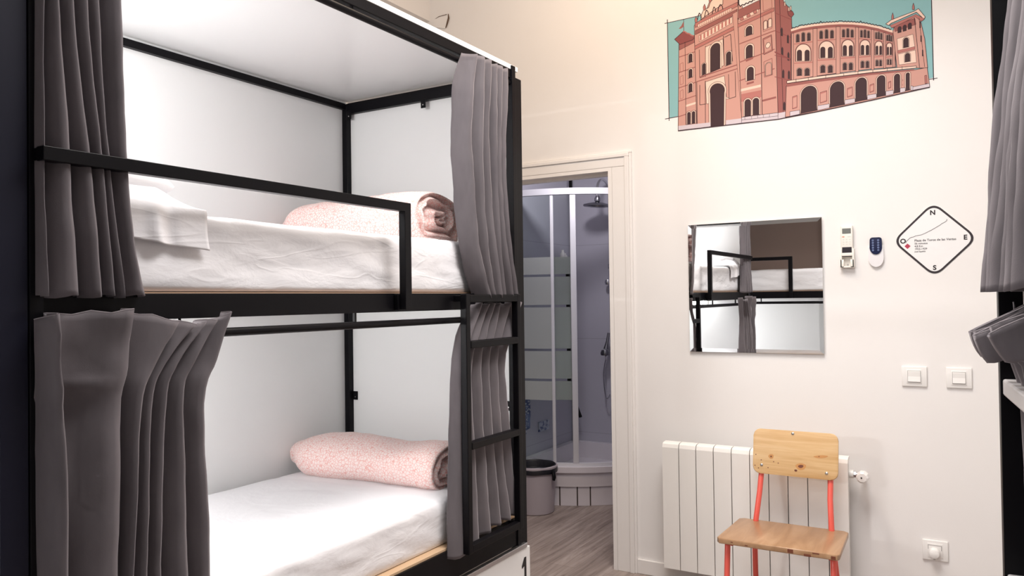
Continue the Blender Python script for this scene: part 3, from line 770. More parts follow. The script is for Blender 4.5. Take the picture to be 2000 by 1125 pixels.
# ------------------------------------------------------------------ things drawn on the wall
def wp(px, py, off=0):
    """a point of the photographed wall decal, rectified on to the wall plane"""
    d = CF*FPX+CR*(px-1000)-CU*(py-562.5); t = D/d.y
    return Vector((t*d.x, D-off, H+t*d.z))
def text(s, size, loc, parent, name, m_, bold=0.0, align='LEFT'):
    cu = bpy.data.curves.new(name, 'FONT'); cu.body = s; cu.size = size; cu.align_x = align; cu.extrude = .00012; cu.offset = bold*size
    o = bpy.data.objects.new('tmp', cu); COL.objects.link(o)
    bpy.context.view_layer.update()
    me = bpy.data.meshes.new_from_object(o.evaluated_get(bpy.context.evaluated_depsgraph_get()))
    bpy.data.objects.remove(o)
    me.materials.clear(); me.materials.append(m_)
    q = bpy.data.objects.new(name, me); COL.objects.link(q); q.parent = parent
    q.rotation_euler = (math.pi/2, 0, 0); q.location = loc; return q
INK = mat('black_vinyl_print', (.022, .014, .018), .5)
sg = empty('route_sign', (-.1535, D, 1.606), 'white diamond-shaped sign with black outline, compass letters and a route line', 'sign')
def diamond(r, cut):
    out = []
    c = [(0, r), (-r, 0), (0, -r), (r, 0)]
    for i in range(4):
        p0, p, p1 = Vector(c[i-1]), Vector(c[i]), Vector(c[(i+1) % 4])
        a = p+(p0-p).normalized()*cut; b = p+(p1-p).normalized()*cut
        for k in range(11):
            t = k/10; out.append(((1-t)**2*a+2*t*(1-t)*p+t*t*b))
    return out
RD = .1575
bm = nb(); prism(bm, [(p.x, 0, p.y) for p in diamond(RD, .045)], (0, -.0012, 0)); finish('sign_board', bm, mat('white_vinyl_sign', (.84, .83, .83), .4), sg)
bm = nb(); A = diamond(RD, .045); B_ = diamond(RD-.0112, .040); n_ = len(A)
for k in range(n_):
    q = [A[k], A[(k+1) % n_], B_[(k+1) % n_], B_[k]]
    bm.faces.new([bm.verts.new((p.x, -.0015, p.y)) for p in q])
finish('outline', bm, INK, sg)
for ch, x, z, s_ in (('N', -.003, .104, .027), ('O', -.116, -.010, .027), ('E', .113, -.005, .027), ('S', .000, -.126, .027)):
    text(ch, s_, (x, -.0014, z), sg, 'letter', INK, .04, 'CENTER')
for sN, x, z, s_, b_ in (('Plaza de Toros de las Ventas', -.073, -.0050, .0132, .016), ('56 minutos', -.073, -.0170, .0108, .016), ('4,8 Km', -.073, -.0285, .0108, .016),
                     ('1922-1929', -.073, -.0400, .0108, .016), ('José Espeliús', -.073, -.0500, .0080, .018)):
    text(sN, s_, (x, -.0014, z), sg, 'text_line', INK, b_)
bm = nb(); O = Vector((-.1535, D, 1.606))
rt = [(1769.5, 475), (1770, 472), (1777, 465), (1780, 463.5), (1784, 463), (1789, 460.5), (1799, 459), (1806, 456), (1820, 449), (1837, 439), (1839, 437), (1846, 433.5), (1849, 431), (1849.5, 428)]
pp = [wp(*q) for q in rt]
tube(bm, [(p.x-O.x, -.0015, p.z-O.z) for p in pp], .0009, 6)
finish('route_line', bm, INK, sg)
bm = nb(); q = wp(1772.5, 481)-O; prism(bm, [(q.x+.0115, -.0013, q.z), (q.x, -.0013, q.z+.0115), (q.x-.0115, -.0013, q.z), (q.x, -.0013, q.z-.0115)], (0, -.0004, 0))
finish('marker', bm, mat('crimson_marker', (.42, .035, .075), .5), sg)

# mural of a brick bullring
MC = {}
def mc(n, c): MC[n] = len(MC); return mat('mural_'+n, c, .6, spec=.2)
mats = [mc('teal', (.245, .46, .475)), mc('pink', (.56, .30, .25)), mc('brick', (.30, .105, .095)), mc('dark', (.052, .026, .030)), mc('ink', (.035, .012, .018)),
        mc('cream', (.80, .58, .48)), mc('stone', (.60, .52, .56)), mc('rose', (.44, .165, .145)), mc('shade', (.24, .065, .065)), mc('white', (.80, .76, .72))]
mbm = nb(); _lay = [0]
def poly(col, pts, keep=False):
    if not keep: _lay[0] += .000003
    off = .0006+_lay[0]
    try: f = mbm.faces.new([mbm.verts.new(wp(x, y, off)) for x, y in pts]); f.material_index = MC[col]
    except Exception: pass
def line(pts, w=.8, col='ink'):
    _lay[0] += .000003; w *= 1.25
    for (x0, y0), (x1, y1) in zip(pts, pts[1:]):
        dx, dy = x1-x0, y1-y0; l = math.hypot(dx, dy) or 1; nx, ny = -dy/l*w/2, dx/l*w/2
        poly(col, [(x0+nx, y0+ny), (x1+nx, y1+ny), (x1-nx, y1-ny), (x0-nx, y0-ny)], True)
def shape(col, pts, w=.8): poly(col, pts); line(pts+[pts[0]], w)
def arch(cx, yb, w, h, sl=-.12, shoe=.0, col='dark', frame='cream', fw=2.0, fr=True):
    """arched opening: centre, base y, width, height; sl = slant of the base line; shoe>0 gives a horseshoe"""
    def outline(g, base=True):
        r = w/2+g; top = yb-h+w/2; out = []
        wx = w/2*(1-shoe)+g*.9
        out.append((cx-wx, yb-(-wx)*-sl)); 
        for k in range(13):
            a = math.pi+(-.35 if shoe else 0)+(math.pi+(.7 if shoe else 0))*k/12
            out.append((cx+r*math.cos(a), top+r*math.sin(a)*1.0+(r*math.cos(a))*sl))
        out.append((cx+wx, yb+wx*sl))
        return out
    if fr: shape(frame, outline(fw), .6)
    shape(col, outline(0), .5)
# sky
poly('teal', [(1304, 44.5), (1376, 29), (1376, 120), (1326, 226), (1308, 230.5)])
poly('teal', [(1528, -60), (1817.5, -60), (1822.5, 152), (1800, 156), (1540, 120)])
line([(1303.5, 38), (1307, 236)], 1.2); line([(1298, 46), (1377, 28.5)], 1.0); line([(1299, 232.5), (1328, 227)], 1.0)
line([(1817.8, -60), (1823.4, 157)], 1.4); line([(1812, 155.5), (1831, 152.5)], 1.0)
# flag
line([(1335.2, 37), (1335.5, 62)], .8); poly('brick', [(1335, 42), (1331, 50), (1325.5, 56.5), (1330, 56), (1336, 52)])
# left wing
shape('pink', [(1326, 86), (1362, 68), (1366, 250), (1324.5, 255)])
shape('brick', [(1327, 84), (1362, 66), (1362, 80), (1327, 98)], .5)
shape('shade', [(1317.5, 77), (1334, 62), (1358, 71), (1353, 78), (1328, 87)]); line([(1334, 61), (1338, 62), (1342, 65), (1347, 66), (1350, 69), (1355, 70)], 2, 'rose')
for y in (112, 142, 172, 198, 228): line([(1325.5, y), (1361, y-12)], 1.3, 'brick')
line([(1338, 82), (1340, 252)], .7)
for y in (122, 152, 180): arch(1348.5, y, 7, 17, -.35)
poly('cream', [(1340, 205), (1359, 199), (1359, 203), (1340, 209)])
arch(1345.5, 243, 6, 24, -.15); arch(1354.5, 241.5, 6, 24, -.15)
for y0 in (125, 150, 178): line([(1328.5, y0), (1328.8, y0+16), (1334.5, y0+13.5), (1334.2, y0-3), (1328.5, y0)], .6, 'brick')
# gate block
shape('pink', [(1356, 50), (1368, 40), (1380, 18), (1392, -12), (1441, -34), (1450, -34), (1450, 240), (1361, 249)])
# stepped gable
shape('cream', [(1369, 31), (1374, 20), (1384, 15), (1388, 3), (1398, -6), (1412, -14), (1412, 8), (1369, 38)], .9)
shape('rose', [(1357, 46), (1378, 34), (1441, 4), (1441, 12), (1358, 54)], .6)
shape('cream', [(1363, 48), (1429, 15), (1429, 21), (1363, 54)], .5)
for i in range(15): line([(1366+i*4.2, 51.5-i*2.1), (1367.6+i*4.2, 47-i*2.1)], 1.0, 'rose')
shape('brick', [(1358, 60), (1440, 18), (1440, 27), (1358, 68)], .6)
shape('cream', [(1365, 70), (1430, 33), (1430, 45), (1366, 82)], .5)
for i in range(9): poly('rose', [(1367+i*7, 69.5-i*4.0), (1370.5+i*7, 67.5-i*4.0), (1370.5+i*7, 78-i*4.0), (1367+i*7, 80-i*4.0)])
shape('rose', [(1357, 90), (1442, 47), (1442, 54), (1357, 97)], .6)
for x0, x1 in ((1362, 1370), (1376, 1384), (1391, 1398), (1402, 1412)):
    tp = 22-(x0-1370)*.42
    line([(x0, tp+14), (x0+2, tp+5), ((x0+x1)/2, tp), (x1-1, tp+4), (x1, tp+10)], 1.3)
# gable urns
for x, y in ((1359.5, 38), (1376, 14), (1387, -2)): shape('rose', [(x-2, y+6), (x-2.5, y), (x, y-6), (x+2.5, y), (x+2, y+6)], .6)
# bays beside the big arches
line([(1366, 97), (1367, 152), (1378, 148)], .8); line([(1378, 90), (1378, 150)], .8)
line([(1413, 70), (1414, 128)], 1.0); shape('cream', [(1378, 92), (1412, 76), (1414, 128), (1378, 146)], .6)
line([(1415, 73), (1427, 67), (1431, 120)], .9)
arch(1397, 138, 19, 53, -.42, 0, fw=3.5); arch(1375, 146, 7, 22, -.42, fw=1.5); arch(1423, 127, 9.5, 26, -.38, fw=2)
line([(1366, 151), (1442, 126)], 1.6, 'brick'); line([(1360, 160), (1444, 133)], 1.4, 'brick')
shape('cream', [(1378, 160), (1415, 148), (1419, 190), (1424, 191), (1424, 193), (1415, 194), (1415, 200), (1380, 203)], .6)
line([(1367, 166), (1367, 205), (1379, 203)], .8); line([(1423, 145), (1424, 193), (1437, 189), (1436, 140)], .8)
arch(1401, 246, 29, 83, -.10, .12, fw=3.5)
line([(1377.5, 158), (1378, 247)], .8); line([(1361, 160), (1362, 248)], .8)
# stone foot under the gate
poly('stone', [(1325, 246), (1388, 239), (1388, 247), (1325, 254.5)]); poly('stone', [(1418, 235), (1449, 231), (1449, 240), (1418, 244)])
# pilaster
shape('pink', [(1431, 27), (1440, 22), (1449, 239), (1449.5, 240)], .4)
line([(1440.5, -30), (1449, 240)], 1.0)
# right tower, front
shape('pink', [(1441, 36), (1485, 16), (1485, -40), (1512, -44), (1520, 232), (1449, 240)])
poly('white', [(1443, -40), (1484, -40), (1484, 1), (1475, 2), (1460, 7), (1447, 13), (1443, 6)])
line([(1443, -10), (1443, 8), (1446, 13), (1450, 9), (1454, 10), (1457, 6), (1461, 7), (1464, 3), (1468, 4), (1471, 0), (1475, 0)], 1.6)
shape('brick', [(1442, 20), (1484, 0), (1485, 17), (1442, 38)], .5)
shape('cream', [(1444, 36), (1481, 18), (1481, 24), (1444, 42)], .4)
for x, y in ((1449, 36.5), (1462, 30), (1475, 23)): shape('rose', [(x-4, y+2), (x-2, y-2.5), (x+2, y-3.5), (x+4, y), (x+2, y+3), (x-2, y+4)], .5)
shape('rose', [(1441, 47), (1512, 15), (1512, 22), (1441, 54)], .5)
line([(1484.5, -40), (1489, 236)], 1.0)
for (y0, y1) in ((86, 72), (122, 108), (158, 146)): line([(1444, y0), (1513, y1-12)], 1.5, 'brick')
arch(1463, 69, 12.5, 18, -.30, fw=2.6); arch(1463.5, 113, 13, 25, -.30, fw=3); arch(1465.5, 157, 13, 26, -.22, fw=3)
poly('brick', [(1457, 117), (1471, 111), (1471, 115), (1457, 121)]); poly('brick', [(1458.5, 162), (1472.5, 158), (1472.5, 162), (1458.5, 166)])
poly('cream', [(1447, 174), (1486, 165), (1486, 170), (1447, 179)])
poly('rose', [(1448, 184), (1487, 176), (1487, 190), (1448, 199)])
arch(1460.5, 227, 12, 33, -.10, fw=2.5); arch(1476.5, 224.5, 12, 33, -.10, fw=2.5)
# tower corner strip with panels
for y0, y1, in ((0, 15), (30, 55)): line([(1490, y0), (1507, y0-8), (1508, y1), (1491, y1+7), (1490, y0)], .8, 'brick')
arch(1495, 57, 6, 16, -.3, 0, 'cream', 'pink', 1.2); arch(1504, 53, 6, 16, -.3, 0, 'cream', 'pink', 1.2)
shape('rose', [(1490, 76), (1507, 68), (1509, 99), (1492, 107)], .7); shape('pink', [(1492, 78), (1506, 71), (1507, 97), (1494, 104)], .4); shape('cream', [(1495, 90), (1498, 84), (1503, 83), (1505, 88), (1502, 93), (1497, 94.5)], .7)
line([(1492, 121), (1508, 114), (1509, 146), (1493, 151), (1492, 121)], .9, 'brick'); arch(1501, 147, 11, 24, -.25, 0, 'pink', 'cream', 1.2)
line([(1489, 197), (1516, 190)], 3, 'brick')
poly('stone', [(1449, 229), (1520, 220), (1520, 232.5), (1449, 240)]); line([(1449, 234.5), (1520, 226.5)], .6); line([(1449, 229), (1520, 220)], .7)
for x in (1455, 1468, 1480, 1491, 1503): line([(x, 228.5-(x-1455)*.12), (x, 234-(x-1455)*.12)], .5)
# tower shaded side
shape('brick', [(1512, -44), (1524, -20), (1531, 4), (1540, 14), (1547, 22), (1550, 27), (1546, 34), (1547, 60), (1549, 150), (1549, 222), (1520, 233)])
line([(1522, -20), (1530, 225)], .7)
for y in (25, 60, 108, 150): line([(1513, y), (1547, y+14 if y < 100 else y+8)], 1.1, 'shade')
for x, y in ((1527, 70), (1539, 84), (1528, 108), (1540, 118), (1530, 152), (1541, 154), (1532, 215)): poly('dark', [(x-2, y), (x-2, y-13), (x, y-17), (x+2, y-13), (x+2, y+1)])
poly('shade', [(1513, 100), (1546, 116), (1546, 119), (1513, 103)])
for x, y in ((1533, 8), (1541, 18), (1544.5, 16)): shape('cream', [(x-1.3, y+4), (x-1.3, y-2), (x, y-5), (x+1.3, y-2), (x+1.3, y+4)], .6)
shape('shade', [(1538, 22), (1548, 22), (1551, 28), (1546, 34), (1540, 30)], .6)
poly('stone', [(1520, 221), (1541, 217), (1541, 227), (1520, 233)])
# curved arena wall
top = [(1545, 60), (1565, 54), (1590, 50), (1615, 47.5), (1640, 46), (1665, 46.5), (1690, 49), (1715, 54), (1738, 61), (1745, 63)]
bot = [(1750, 131), (1700, 135), (1650, 141), (1600, 148), (1545, 157)]
shape('pink', top+bot)
poly('brick', top+[(x, y+7) for x, y in top[::-1]]); poly('cream', [(x, y-3) for x, y in top]+[(x, y+1.5) for x, y in top[::-1]])
zz = []
for i in range(66):
    x = 1546+i*3; k = min(8, int((x-1545)/25*1.0)); k = max(0, min(len(top)-2, k))
    for j in range(len(top)-1):
        if top[j][0] <= x <= top[j+1][0]: k = j
    (x0, y0), (x1, y1) = top[k], top[k+1]; y = y0+(y1-y0)*(x-x0)/(x1-x0); zz.append((x, y-3-(2.2 if i % 2 else 0)-(2 if i % 13 == 6 else 0)))
line(zz, 1.2)
pil = [(1546, 1550), (1588, 1596), (1633, 1641), (1671, 1677), (1702, 1707), (1726, 1730), (1744, 1748)]
def topy(x):
    for j in range(len(top)-1):
        if top[j][0] <= x <= top[j+1][0]: return top[j][1]+(top[j+1][1]-top[j][1])*(x-top[j][0])/(top[j+1][0]-top[j][0])
    return 62
def boty(x): return 157-(x-1545)*.128
for a, b in pil: shape('pink', [(a, topy(a)+6), (b, topy(b)+6), (b, boty(b)), (a, boty(a))], .7)
for (a0, a1), (b0, b1) in zip(pil, pil[1:]):
    l, r = a1+1, b0-1; w_ = r-l; m_ = (l+r)/2; ty = topy(m_); by = boty(m_); hh = by-ty; sl = (topy(r)-topy(l))/w_*.6
    y1 = ty+hh*.275; y2 = ty+hh*.66; y3 = by-5
    for k in (-1, 0, 1): arch(m_+k*w_*.3, y1+k*w_*.3*sl, max(2.5, w_*.15), hh*(.15 if k else .17), sl, fw=1)
    line([(l, y1+3-w_/2*sl), (r, y1+3+w_/2*sl)], 1.6, 'rose')
    arch(m_, y2, w_*.80, hh*.33, -.02, 0, 'cream', 'rose', 1.2)
    for k in (-1, 1): arch(m_+k*w_*.21, y2-1, w_*.26, hh*.21, -.05, fr=False)
    line([(l, y2+4), (r, y2+2)], 1.6, 'rose')
    for k in (-1, 1): arch(m_+k*w_*.21, y3-1, w_*.26, hh*.145, -.08, .08, fw=1.2)
# right hand tower
shape('pink', [(1744, 62), (1748, 46), (1790, 30), (1796, 32), (1806, 75), (1812, 133), (1752, 133)])
shape('brick', [(1746, 50), (1787, 36), (1789, 48), (1748, 62)], .5)
for x, y in ((1757, 64), (1767, 61), (1777, 57)): arch(x, y, 7, 12, -.25, fr=False)
shape('cream', [(1730, 47), (1741, 39), (1786, 22), (1794, 17), (1797, 21), (1807, 33), (1805, 38), (1790, 24), (1740, 46), (1736, 50)], .8)
shape('rose', [(1738, 50), (1789, 28), (1806, 37), (1800, 42), (1788, 33), (1742, 55)], .5)
for x, y in ((1743.5, 33), (1784, 14)): shape('rose', [(x-2, y+5), (x-2, y-1), (x, y-8), (x+2, y-1), (x+2, y+5)], .6)
shape('cream', [(1752, 76), (1783, 67), (1787, 92), (1754, 99)], .5); arch(1769.5, 93, 10, 19, -.2, fw=1.5)
shape('rose', [(1753, 99), (1787, 91), (1787, 96), (1753, 104)], .4)
shape('cream', [(1754, 106), (1788, 98), (1790, 122), (1756, 127)], .5); arch(1772.5, 121, 10, 17, -.15, fw=1.5)
line([(1786, 35), (1796, 132)], .9); line([(1795, 35), (1806, 131)], .7)
for x, y in ((1797, 55), (1799, 82), (1802, 110)): poly('dark', [(x-1.2, y), (x-1.2, y-12), (x, y-14), (x+1.4, y-11), (x+1.6, y)])
# terrace balustrade and arcade
shape('pink', [(1545, 168), (1550, 162), (1700, 143), (1785, 137), (1811, 132), (1816, 170), (1700, 196), (1600, 217), (1534, 229), (1536, 168)])
shape('cream', [(1537, 158), (1600, 149), (1700, 137), (1790, 129), (1790, 133), (1700, 142), (1600, 154), (1537, 163)], .8)
poly('brick', [(1537, 164), (1600, 155), (1700, 143), (1786, 135), (1786, 138), (1700, 147), (1600, 160), (1537, 170)])
for x in (1555, 1579, 1613, 1648, 1676, 1705, 1733, 1762): line([(x, 162-(x-1537)*.118), (x, 156-(x-1537)*.118)], .7)
for cx_, w_, yb, yt in ((1580, 31, 219, 168), (1635, 27.5, 207.5, 159.5), (1682, 22, 197, 152), (1721, 16.5, 188.5, 147.5), (1752, 11.5, 181.5, 144.5), (1773, 7.5, 177, 142)):
    arch(cx_, yb, w_, yb-yt, -.20, .0, fw=2.2)
    poly('dark', [(cx_-w_/2-1, yb+w_*.11), (cx_-w_/2+1, yb-(yb-yt)*.42), (cx_+w_/2-1, yb-(yb-yt)*.46), (cx_+w_/2+1, yb-w_*.11)])
for x0, x1 in ((1543, 1562), (1597, 1620), (1650, 1670), (1694, 1712), (1730, 1745), (1758, 1768), (1779, 1783)):
    yb = 230-(x0-1530)*.213; yc = 230-(x1-1530)*.213
    shape('stone', [(x0, yb-9), (x1, yc-8), (x1, yc), (x0, yb)], .6)
    if x1-x0 > 9: shape('rose', [(x0+5, yb-38+(x0-1543)*.06), (x1-5, yc-37+(x0-1543)*.06), (x1-5, yc-13), (x0+5, yb-14)], .5); poly('pink', [(x0+6, yb-35+(x0-1543)*.06), (x1-6, yc-34+(x0-1543)*.06), (x1-6, yc-15), (x0+6, yb-16)])
shape('stone', [(1783, 170), (1815, 163), (1816, 170), (1783, 176.5)], .6); shape('rose', [(1806, 148), (1810, 147), (1811, 163), (1807, 164)], .6)
line([(1324.5, 255.5), (1520, 233), (1600, 217.5), (1700, 196.5), (1816, 170.5)], 1.2)
mu = finish('wall_mural', mbm, mats); 
tag(mu, 'large wall decal of a pink brick bullring under a teal sky', 'mural')

# ------------------------------------------------------------------ bathroom beyond the door
BX, BY = -2.72, 5.45     # back left corner of the shower
bm = nb(); box(bm, (-3.3, BY, 0), (-1.4, BY+.1, 2.5)); struct('wall_bath_back', bm, TILE)
bm = nb(); box(bm, (BX-.1, D+.12, 0), (BX, BY, 2.5)); struct('wall_bath_left', bm, TILE)
bm = nb(); box(bm, (-1.5, D+.12, 0), (-1.4, BY, 2.5)); struct('wall_bath_right', bm, TILE)
bm = nb(); box(bm, (-3.3, D+.12, 2.5), (-1.4, BY+.1, 2.58)); struct('ceiling_bath', bm, CEIL)
SHW = empty('shower_cubicle', (BX, BY, 0), 'quadrant shower cubicle with striped glass and white tray beyond the doorway', 'shower')
def q(R, a): return (R*math.cos(a), -R*math.sin(a))
def quad_solid(bm, R, z0, z1, n=40, r0=0, mi=0, a0=0, a1=math.pi/2):
    out = [q(R, a0+(a1-a0)*k/n) for k in range(n+1)]
    inn = [q(r0, a0+(a1-a0)*k/n) for k in range(n+1)][::-1] if r0 else [(.004, -.004)]
    prism(bm, [(x+(.002 if abs(x) < .002 else 0), y-(.002 if abs(y) < .002 else 0), z0) for x, y in out+inn], (0, 0, z1-z0), mi)
bm = nb()
# plinth tiles: separate tiles round the arc with narrow joints
def a_of(R, px):
    best = None
    for k in range(901):
        a = math.pi/2*k/900; x, y = BX+R*math.cos(a), BY-R*math.sin(a)
        v = Vector((x, y, 0)); d = v.dot(CF); p = 1000+FPX*v.dot(CR)/d
        if best is None or abs(p-px) < best[0]: best = (abs(p-px), a)
    return best[1]
edges = [.02, .24, .46, .70, a_of(.87, 1196), a_of(.87, 1147.5), a_of(.87, 1122), a_of(.87, 1088), 1.555]
edges = sorted(edges)
for a0, a1 in zip(edges, edges[1:]):
    quad_solid(bm, .872, 0.001, .128, 8, .80, 0, a0+.005, a1-.005)
finish('plinth_tiles', bm, PORC, SHW)
bm = nb(); quad_solid(bm, .866, 0, .128, 32, .81); finish('plinth_grout', bm, mat('dark_grout', (.07, .05, .045), .8), SHW)
bm = nb()
quad_solid(bm, .885, .130, .225, 48, .80); quad_solid(bm, .905, .225, .262, 48, .82)
quad_solid(bm, .82, .15, .165, 48)
box(bm, (.002, -.90, .15), (.05, -.002, .285)); box(bm, (.002, -.05, .15), (.90, -.002, .285))
finish('tray', bm, PORC, SHW, smooth=True, angle=35)
Rg = .865; ZT = 2.10
aP, aQ = a_of(Rg, 1079.5), a_of(Rg, 1120.5)
def arcbar(bm, R, z, h, t, a0=0.0, a1=math.pi/2): quad_solid(bm, R+t/2, z, z+h, 40, R-t/2, 0, a0, a1)
bm = nb(); arcbar(bm, Rg, ZT-.02, .042, .035); finish('top_rail', bm, WPROF, SHW, smooth=True, angle=35)
bm = nb(); arcbar(bm, Rg, .262, .022, .03); finish('bottom_rail', bm, WPROF, SHW, smooth=True, angle=35)
for a, w_, z1, nm in ((aP, .022, 2.08, 'door_profile'), (aQ, .040, ZT-.02, 'door_profile')):
    x, y = q(Rg, a); bm = nb(); box(bm, (-w_/2, -.012, .284), (w_/2, .012, z1), .005)
    o = finish(nm, bm, WPROF, SHW, smooth=True, loc=(x, y, 0)); o.rotation_euler = (0, 0, -a+math.pi/2)
def curved(bm, R, z0, z1, a0, a1, n=24, th=.004):
    quad_solid(bm, R, z0, z1, n, R-th, 0, a0, a1)
bm = nb(); curved(bm, Rg+.006, .284, ZT-.02, aP, math.pi/2-.01); finish('glass_panel', bm, GLASS, SHW, smooth=True, angle=35)
bm = nb(); curved(bm, Rg-.010, .284, ZT-.02, aQ, min(1.5, aP+.38)); finish('glass_panel', bm, GLASS, SHW, smooth=True, angle=35)
def zpx(py, R, a):     # height of a mark on the curved glass
    x, y = BX+R*math.cos(a), BY-R*math.sin(a)
    lo_, hi_ = 0, 2.5
    for _ in range(40):
        mdl = (lo_+hi_)/2; v = Vector((x, y, mdl-H)); p = 562.5-FPX*v.dot(CU)/v.dot(CF)
        if p > py: lo_ = mdl
        else: hi_ = mdl
    return mdl
bands = [(500, 536), (538.5, 596), (598.5, 682), (684.5, 741), (743.5, 783)]
for a, b in bands:
    za, zb = zpx(a, Rg, aQ), zpx(b, Rg, aQ)
    bm = nb(); curved(bm, Rg-.0145, zb+.004, za-.004, aQ+.02, aP, 12, .001); curved(bm, Rg+.0075, zb+.004, za-.004, aP, math.pi/2-.012, 16, .001)
    finish('frosted_band', bm, FROST, SHW, smooth=True, angle=35)
for i, (a, b) in enumerate(bands[:-1]):
    z = zpx(b+1, Rg, aQ); x, y = q(Rg-.03, aQ+.045); bm = nb(); box(bm, (x-.012, y-.006, z-.010), (x+.012, y+.006, z+.010)); finish('roller_stop', bm, BLACK, SHW)
# black corner strip of the tiling
bm = nb(); box(bm, (BX+.001, BY-.022, .29), (BX+.020, BY-.001, 2.499)); struct('trim_4', bm, BLACK)
# squeegee leaning in the corner
sq = empty('squeegee', (BX+.045, BY-.05, .70), 'black squeegee hanging low in the shower corner', 'squeegee')
bm = nb(); tube(bm, [(0, 0, -.10), (.03, -.02, -.17), (.055, -.03, -.225)], [.006, .010, .013], 10); finish('handle', bm, BLACK, sq, smooth=True)
bm = nb(); box(bm, (-.01, -.008, -.10), (.012, .008, .06), .003); finish('blade', bm, BLACK, sq)
# shower column
hx, hy = -2.372, BY-.045
sc = empty('shower_set', (hx, hy, 1.0), 'chrome rain shower with round head and hand spray on the back wall', 'shower head')
bm = nb(); tube(bm, [(0, 0, -.02), (0, 0, 1.13)]+[(0, -.107+.107*math.cos(t), 1.16+.10*math.sin(t)) for t in [math.pi*k/14 for k in range(1, 14)]]+[(0, -.215, 1.14), (0, -.215, 1.12)], .0105, 12)
finish('riser_pipe', bm, CHROME, sc, smooth=True)
bm = nb(); lathe(bm, [(.012, .07), (.022, .05), (.022, .030), (.014, .024), (.040, .020), (.098, .006), (.104, -.002), (.098, -.012), (.05, -.018), (0, -.019)], (0, 0, 0), 40)
o = finish('rain_head', bm, mat('dull_chrome', (.32, .32, .35), .25, 1), sc, smooth=True, loc=(0, -.215, 1.06)); o.rotation_euler = (math.radians(4), math.radians(5), 0)
bm = nb(); 
for z in (.0, .62): lathe(bm, [(.016, -.018), (.016, .018)], (0, 0, z), 16); box(bm, (-.010, 0, z-.010), (.010, .044, z+.010), .003)
finish('wall_clamp', bm, CHROME, sc, smooth=True)
bm = nb(); lathe(bm, [(0, -.02), (.018, -.018), (.024, 0), (.018, .018), (0, .02)], (-.012, -.02, .50), 16); finish('slider_knob', bm, CHROME, sc, smooth=True)
bm = nb(); tube(bm, [(-.005, -.035, .12), (-.012, -.05, .05), (-.018, -.06, .0)], [.009, .011, .020], 12); lathe(bm, [(.0, .012), (.024, .010), (.034, -.012), (.030, -.03), (0, -.032)], (-.022, -.07, -.015), 20)
finish('hand_spray', bm, mat('dull_chrome_spray', (.22, .22, .24), .3, 1), sc, smooth=True)
bm = nb(); tube(bm, [(-.02, -.06, -.05)]+[(-.018+.028*math.cos(t), -.04, -.22+.15*math.sin(t)) for t in [math.pi*.6+math.pi*1.1*k/12 for k in range(13)]]+[(.01, -.02, -.36)], .006, 8); finish('hose', bm, CHROME, sc, smooth=True)
# soap rack + bottles
rk = empty('soap_rack', (BX+.055, 5.20, 1.67), 'small wire soap rack in the shower corner behind the glass', 'rack')
bm = nb(); tube(bm, [(-.05, .10, 0), (.045, .10, 0), (.045, -.10, 0), (-.05, -.10, 0)], .004, 6); box(bm, (-.05, -.098, -.001), (.043, .098, .002)); finish('wire_shelf', bm, ALU, rk)
for dx, dy, hgt, lb in ((-.07, .03, .075, 'small white toiletry bottle on the soap rack, taller of the two'), (.0, .045, .05, 'short white toiletry jar on the soap rack')):
    bm = nb(); lathe(bm, [(.018, 0), (.020, .01), (.020, hgt*.6), (.010, hgt*.8), (.010, hgt), (0, hgt)], (BX+.055+dx*.1, 5.20+dy*1.4-.03, 1.6725), 18)
    tag(finish('toiletry_bottle', bm, WHITEP, smooth=True), lb, 'bottle', 'toiletries on the soap rack')
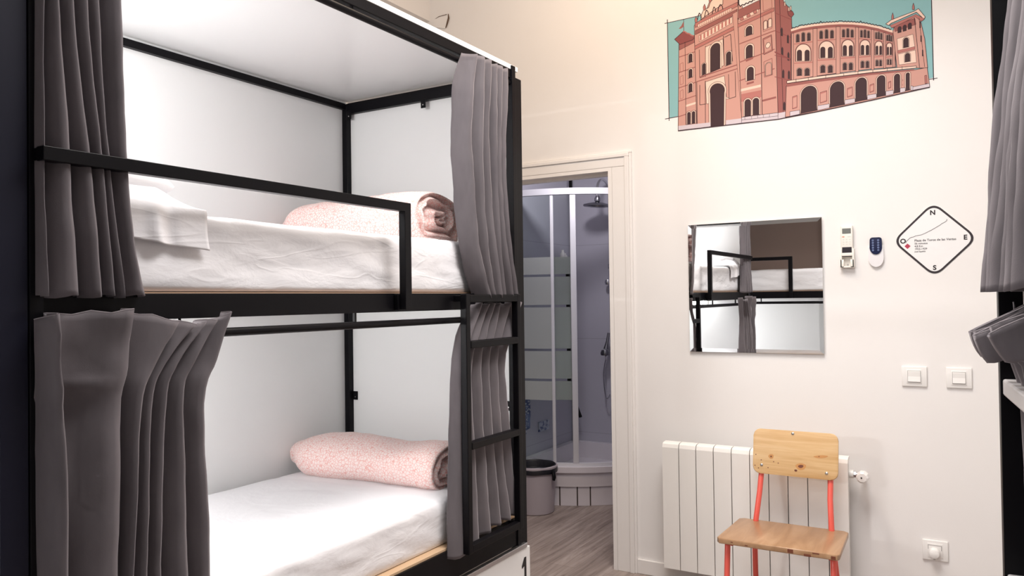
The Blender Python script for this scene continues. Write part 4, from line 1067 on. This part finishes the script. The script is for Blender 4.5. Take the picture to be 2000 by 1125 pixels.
# folded cloth + patterned tile on the left wall
p_blue = mat('blue_patterned_ceramic', (.2, .26, .42), .3)
nv = nd(p_blue, 'ShaderNodeTexVoronoi'); nv.inputs['Scale'].default_value = 45; lk(p_blue, coord(p_blue), nv.inputs['Vector'])
lk(p_blue, ramp(p_blue, nv.outputs['Distance'], [(.25, (.09, .12, .26)), (.55, (.5, .53, .62))]), bsdf(p_blue).inputs['Base Color'])
o = part('patterned_tile', p_blue, None, ((BX+.0005, 4.88, .43), (BX+.010, 5.03, .50))); tag(o, 'small blue patterned tile low on the shower side wall', 'tile')
bm = nb()
gr = []
for i in range(15):
    row = []
    for j in range(21):
        y = 4.575+.14*i/14; z = .80-.36*j/20*(1-.25*abs(i/14-.4)); row.append(bm.verts.new((BX+.022+.010*math.sin(i*1.3+j*.2), y, z)))
    gr.append(row)
for i in range(14):
    for j in range(20): bm.faces.new((gr[i][j], gr[i+1][j], gr[i+1][j+1], gr[i][j+1]))
p_fl = mat('blue_dotted_cloth', (.3, .34, .5), .8)
nv = nd(p_fl, 'ShaderNodeTexVoronoi'); nv.inputs['Scale'].default_value = 60; lk(p_fl, coord(p_fl), nv.inputs['Vector'])
lk(p_fl, ramp(p_fl, nv.outputs['Distance'], [(.3, (.62, .64, .72)), (.5, (.12, .15, .30))]), bsdf(p_fl).inputs['Base Color'])
o = finish('patterned_cloth', bm, p_fl, smooth=True, angle=180); md = o.modifiers.new('thickness', 'SOLIDIFY'); md.thickness = .004
tag(o, 'blue and white patterned cloth hanging beside the shower', 'cloth')
# waste bin
bn = empty('waste_bin', (-2.505, 4.44, 0), 'grey plastic waste bin with black liner on the bathroom floor', 'bin')
bm = nb(); lathe(bm, [(.118, 0), (.124, .006), (.142, .285), (.150, .290), (.150, .302), (.140, .306), (.134, .296), (.118, .02), (0, .02)], (0, 0, 0), 48)
finish('bin_body', bm, mat('grey_bin_plastic', (.42, .37, .40), .45), bn, smooth=True)
bm = nb(); lathe(bm, [(.151, .262), (.1525, .275), (.1515, .288), (.147, .3), (.137, .309), (.131, .295), (.122, .17), (0, .15)], (0, 0, 0), 48)
for v in bm.verts: 
    a = math.atan2(v.co.y, v.co.x); v.co.z += .0012*math.sin(a*7)*(v.co.z > .25)
finish('bin_liner', bm, mat('black_liner', (.012, .012, .016), .35), bn, smooth=True)
bm = nb(); tube(bm, [(.143, -.02, .288), (.158, -.035, .270), (.168, -.045, .245), (.166, -.048, .225)], [.006, .012, .013, .009], 8); finish('bin_handle', bm, BLACK, bn, smooth=True)
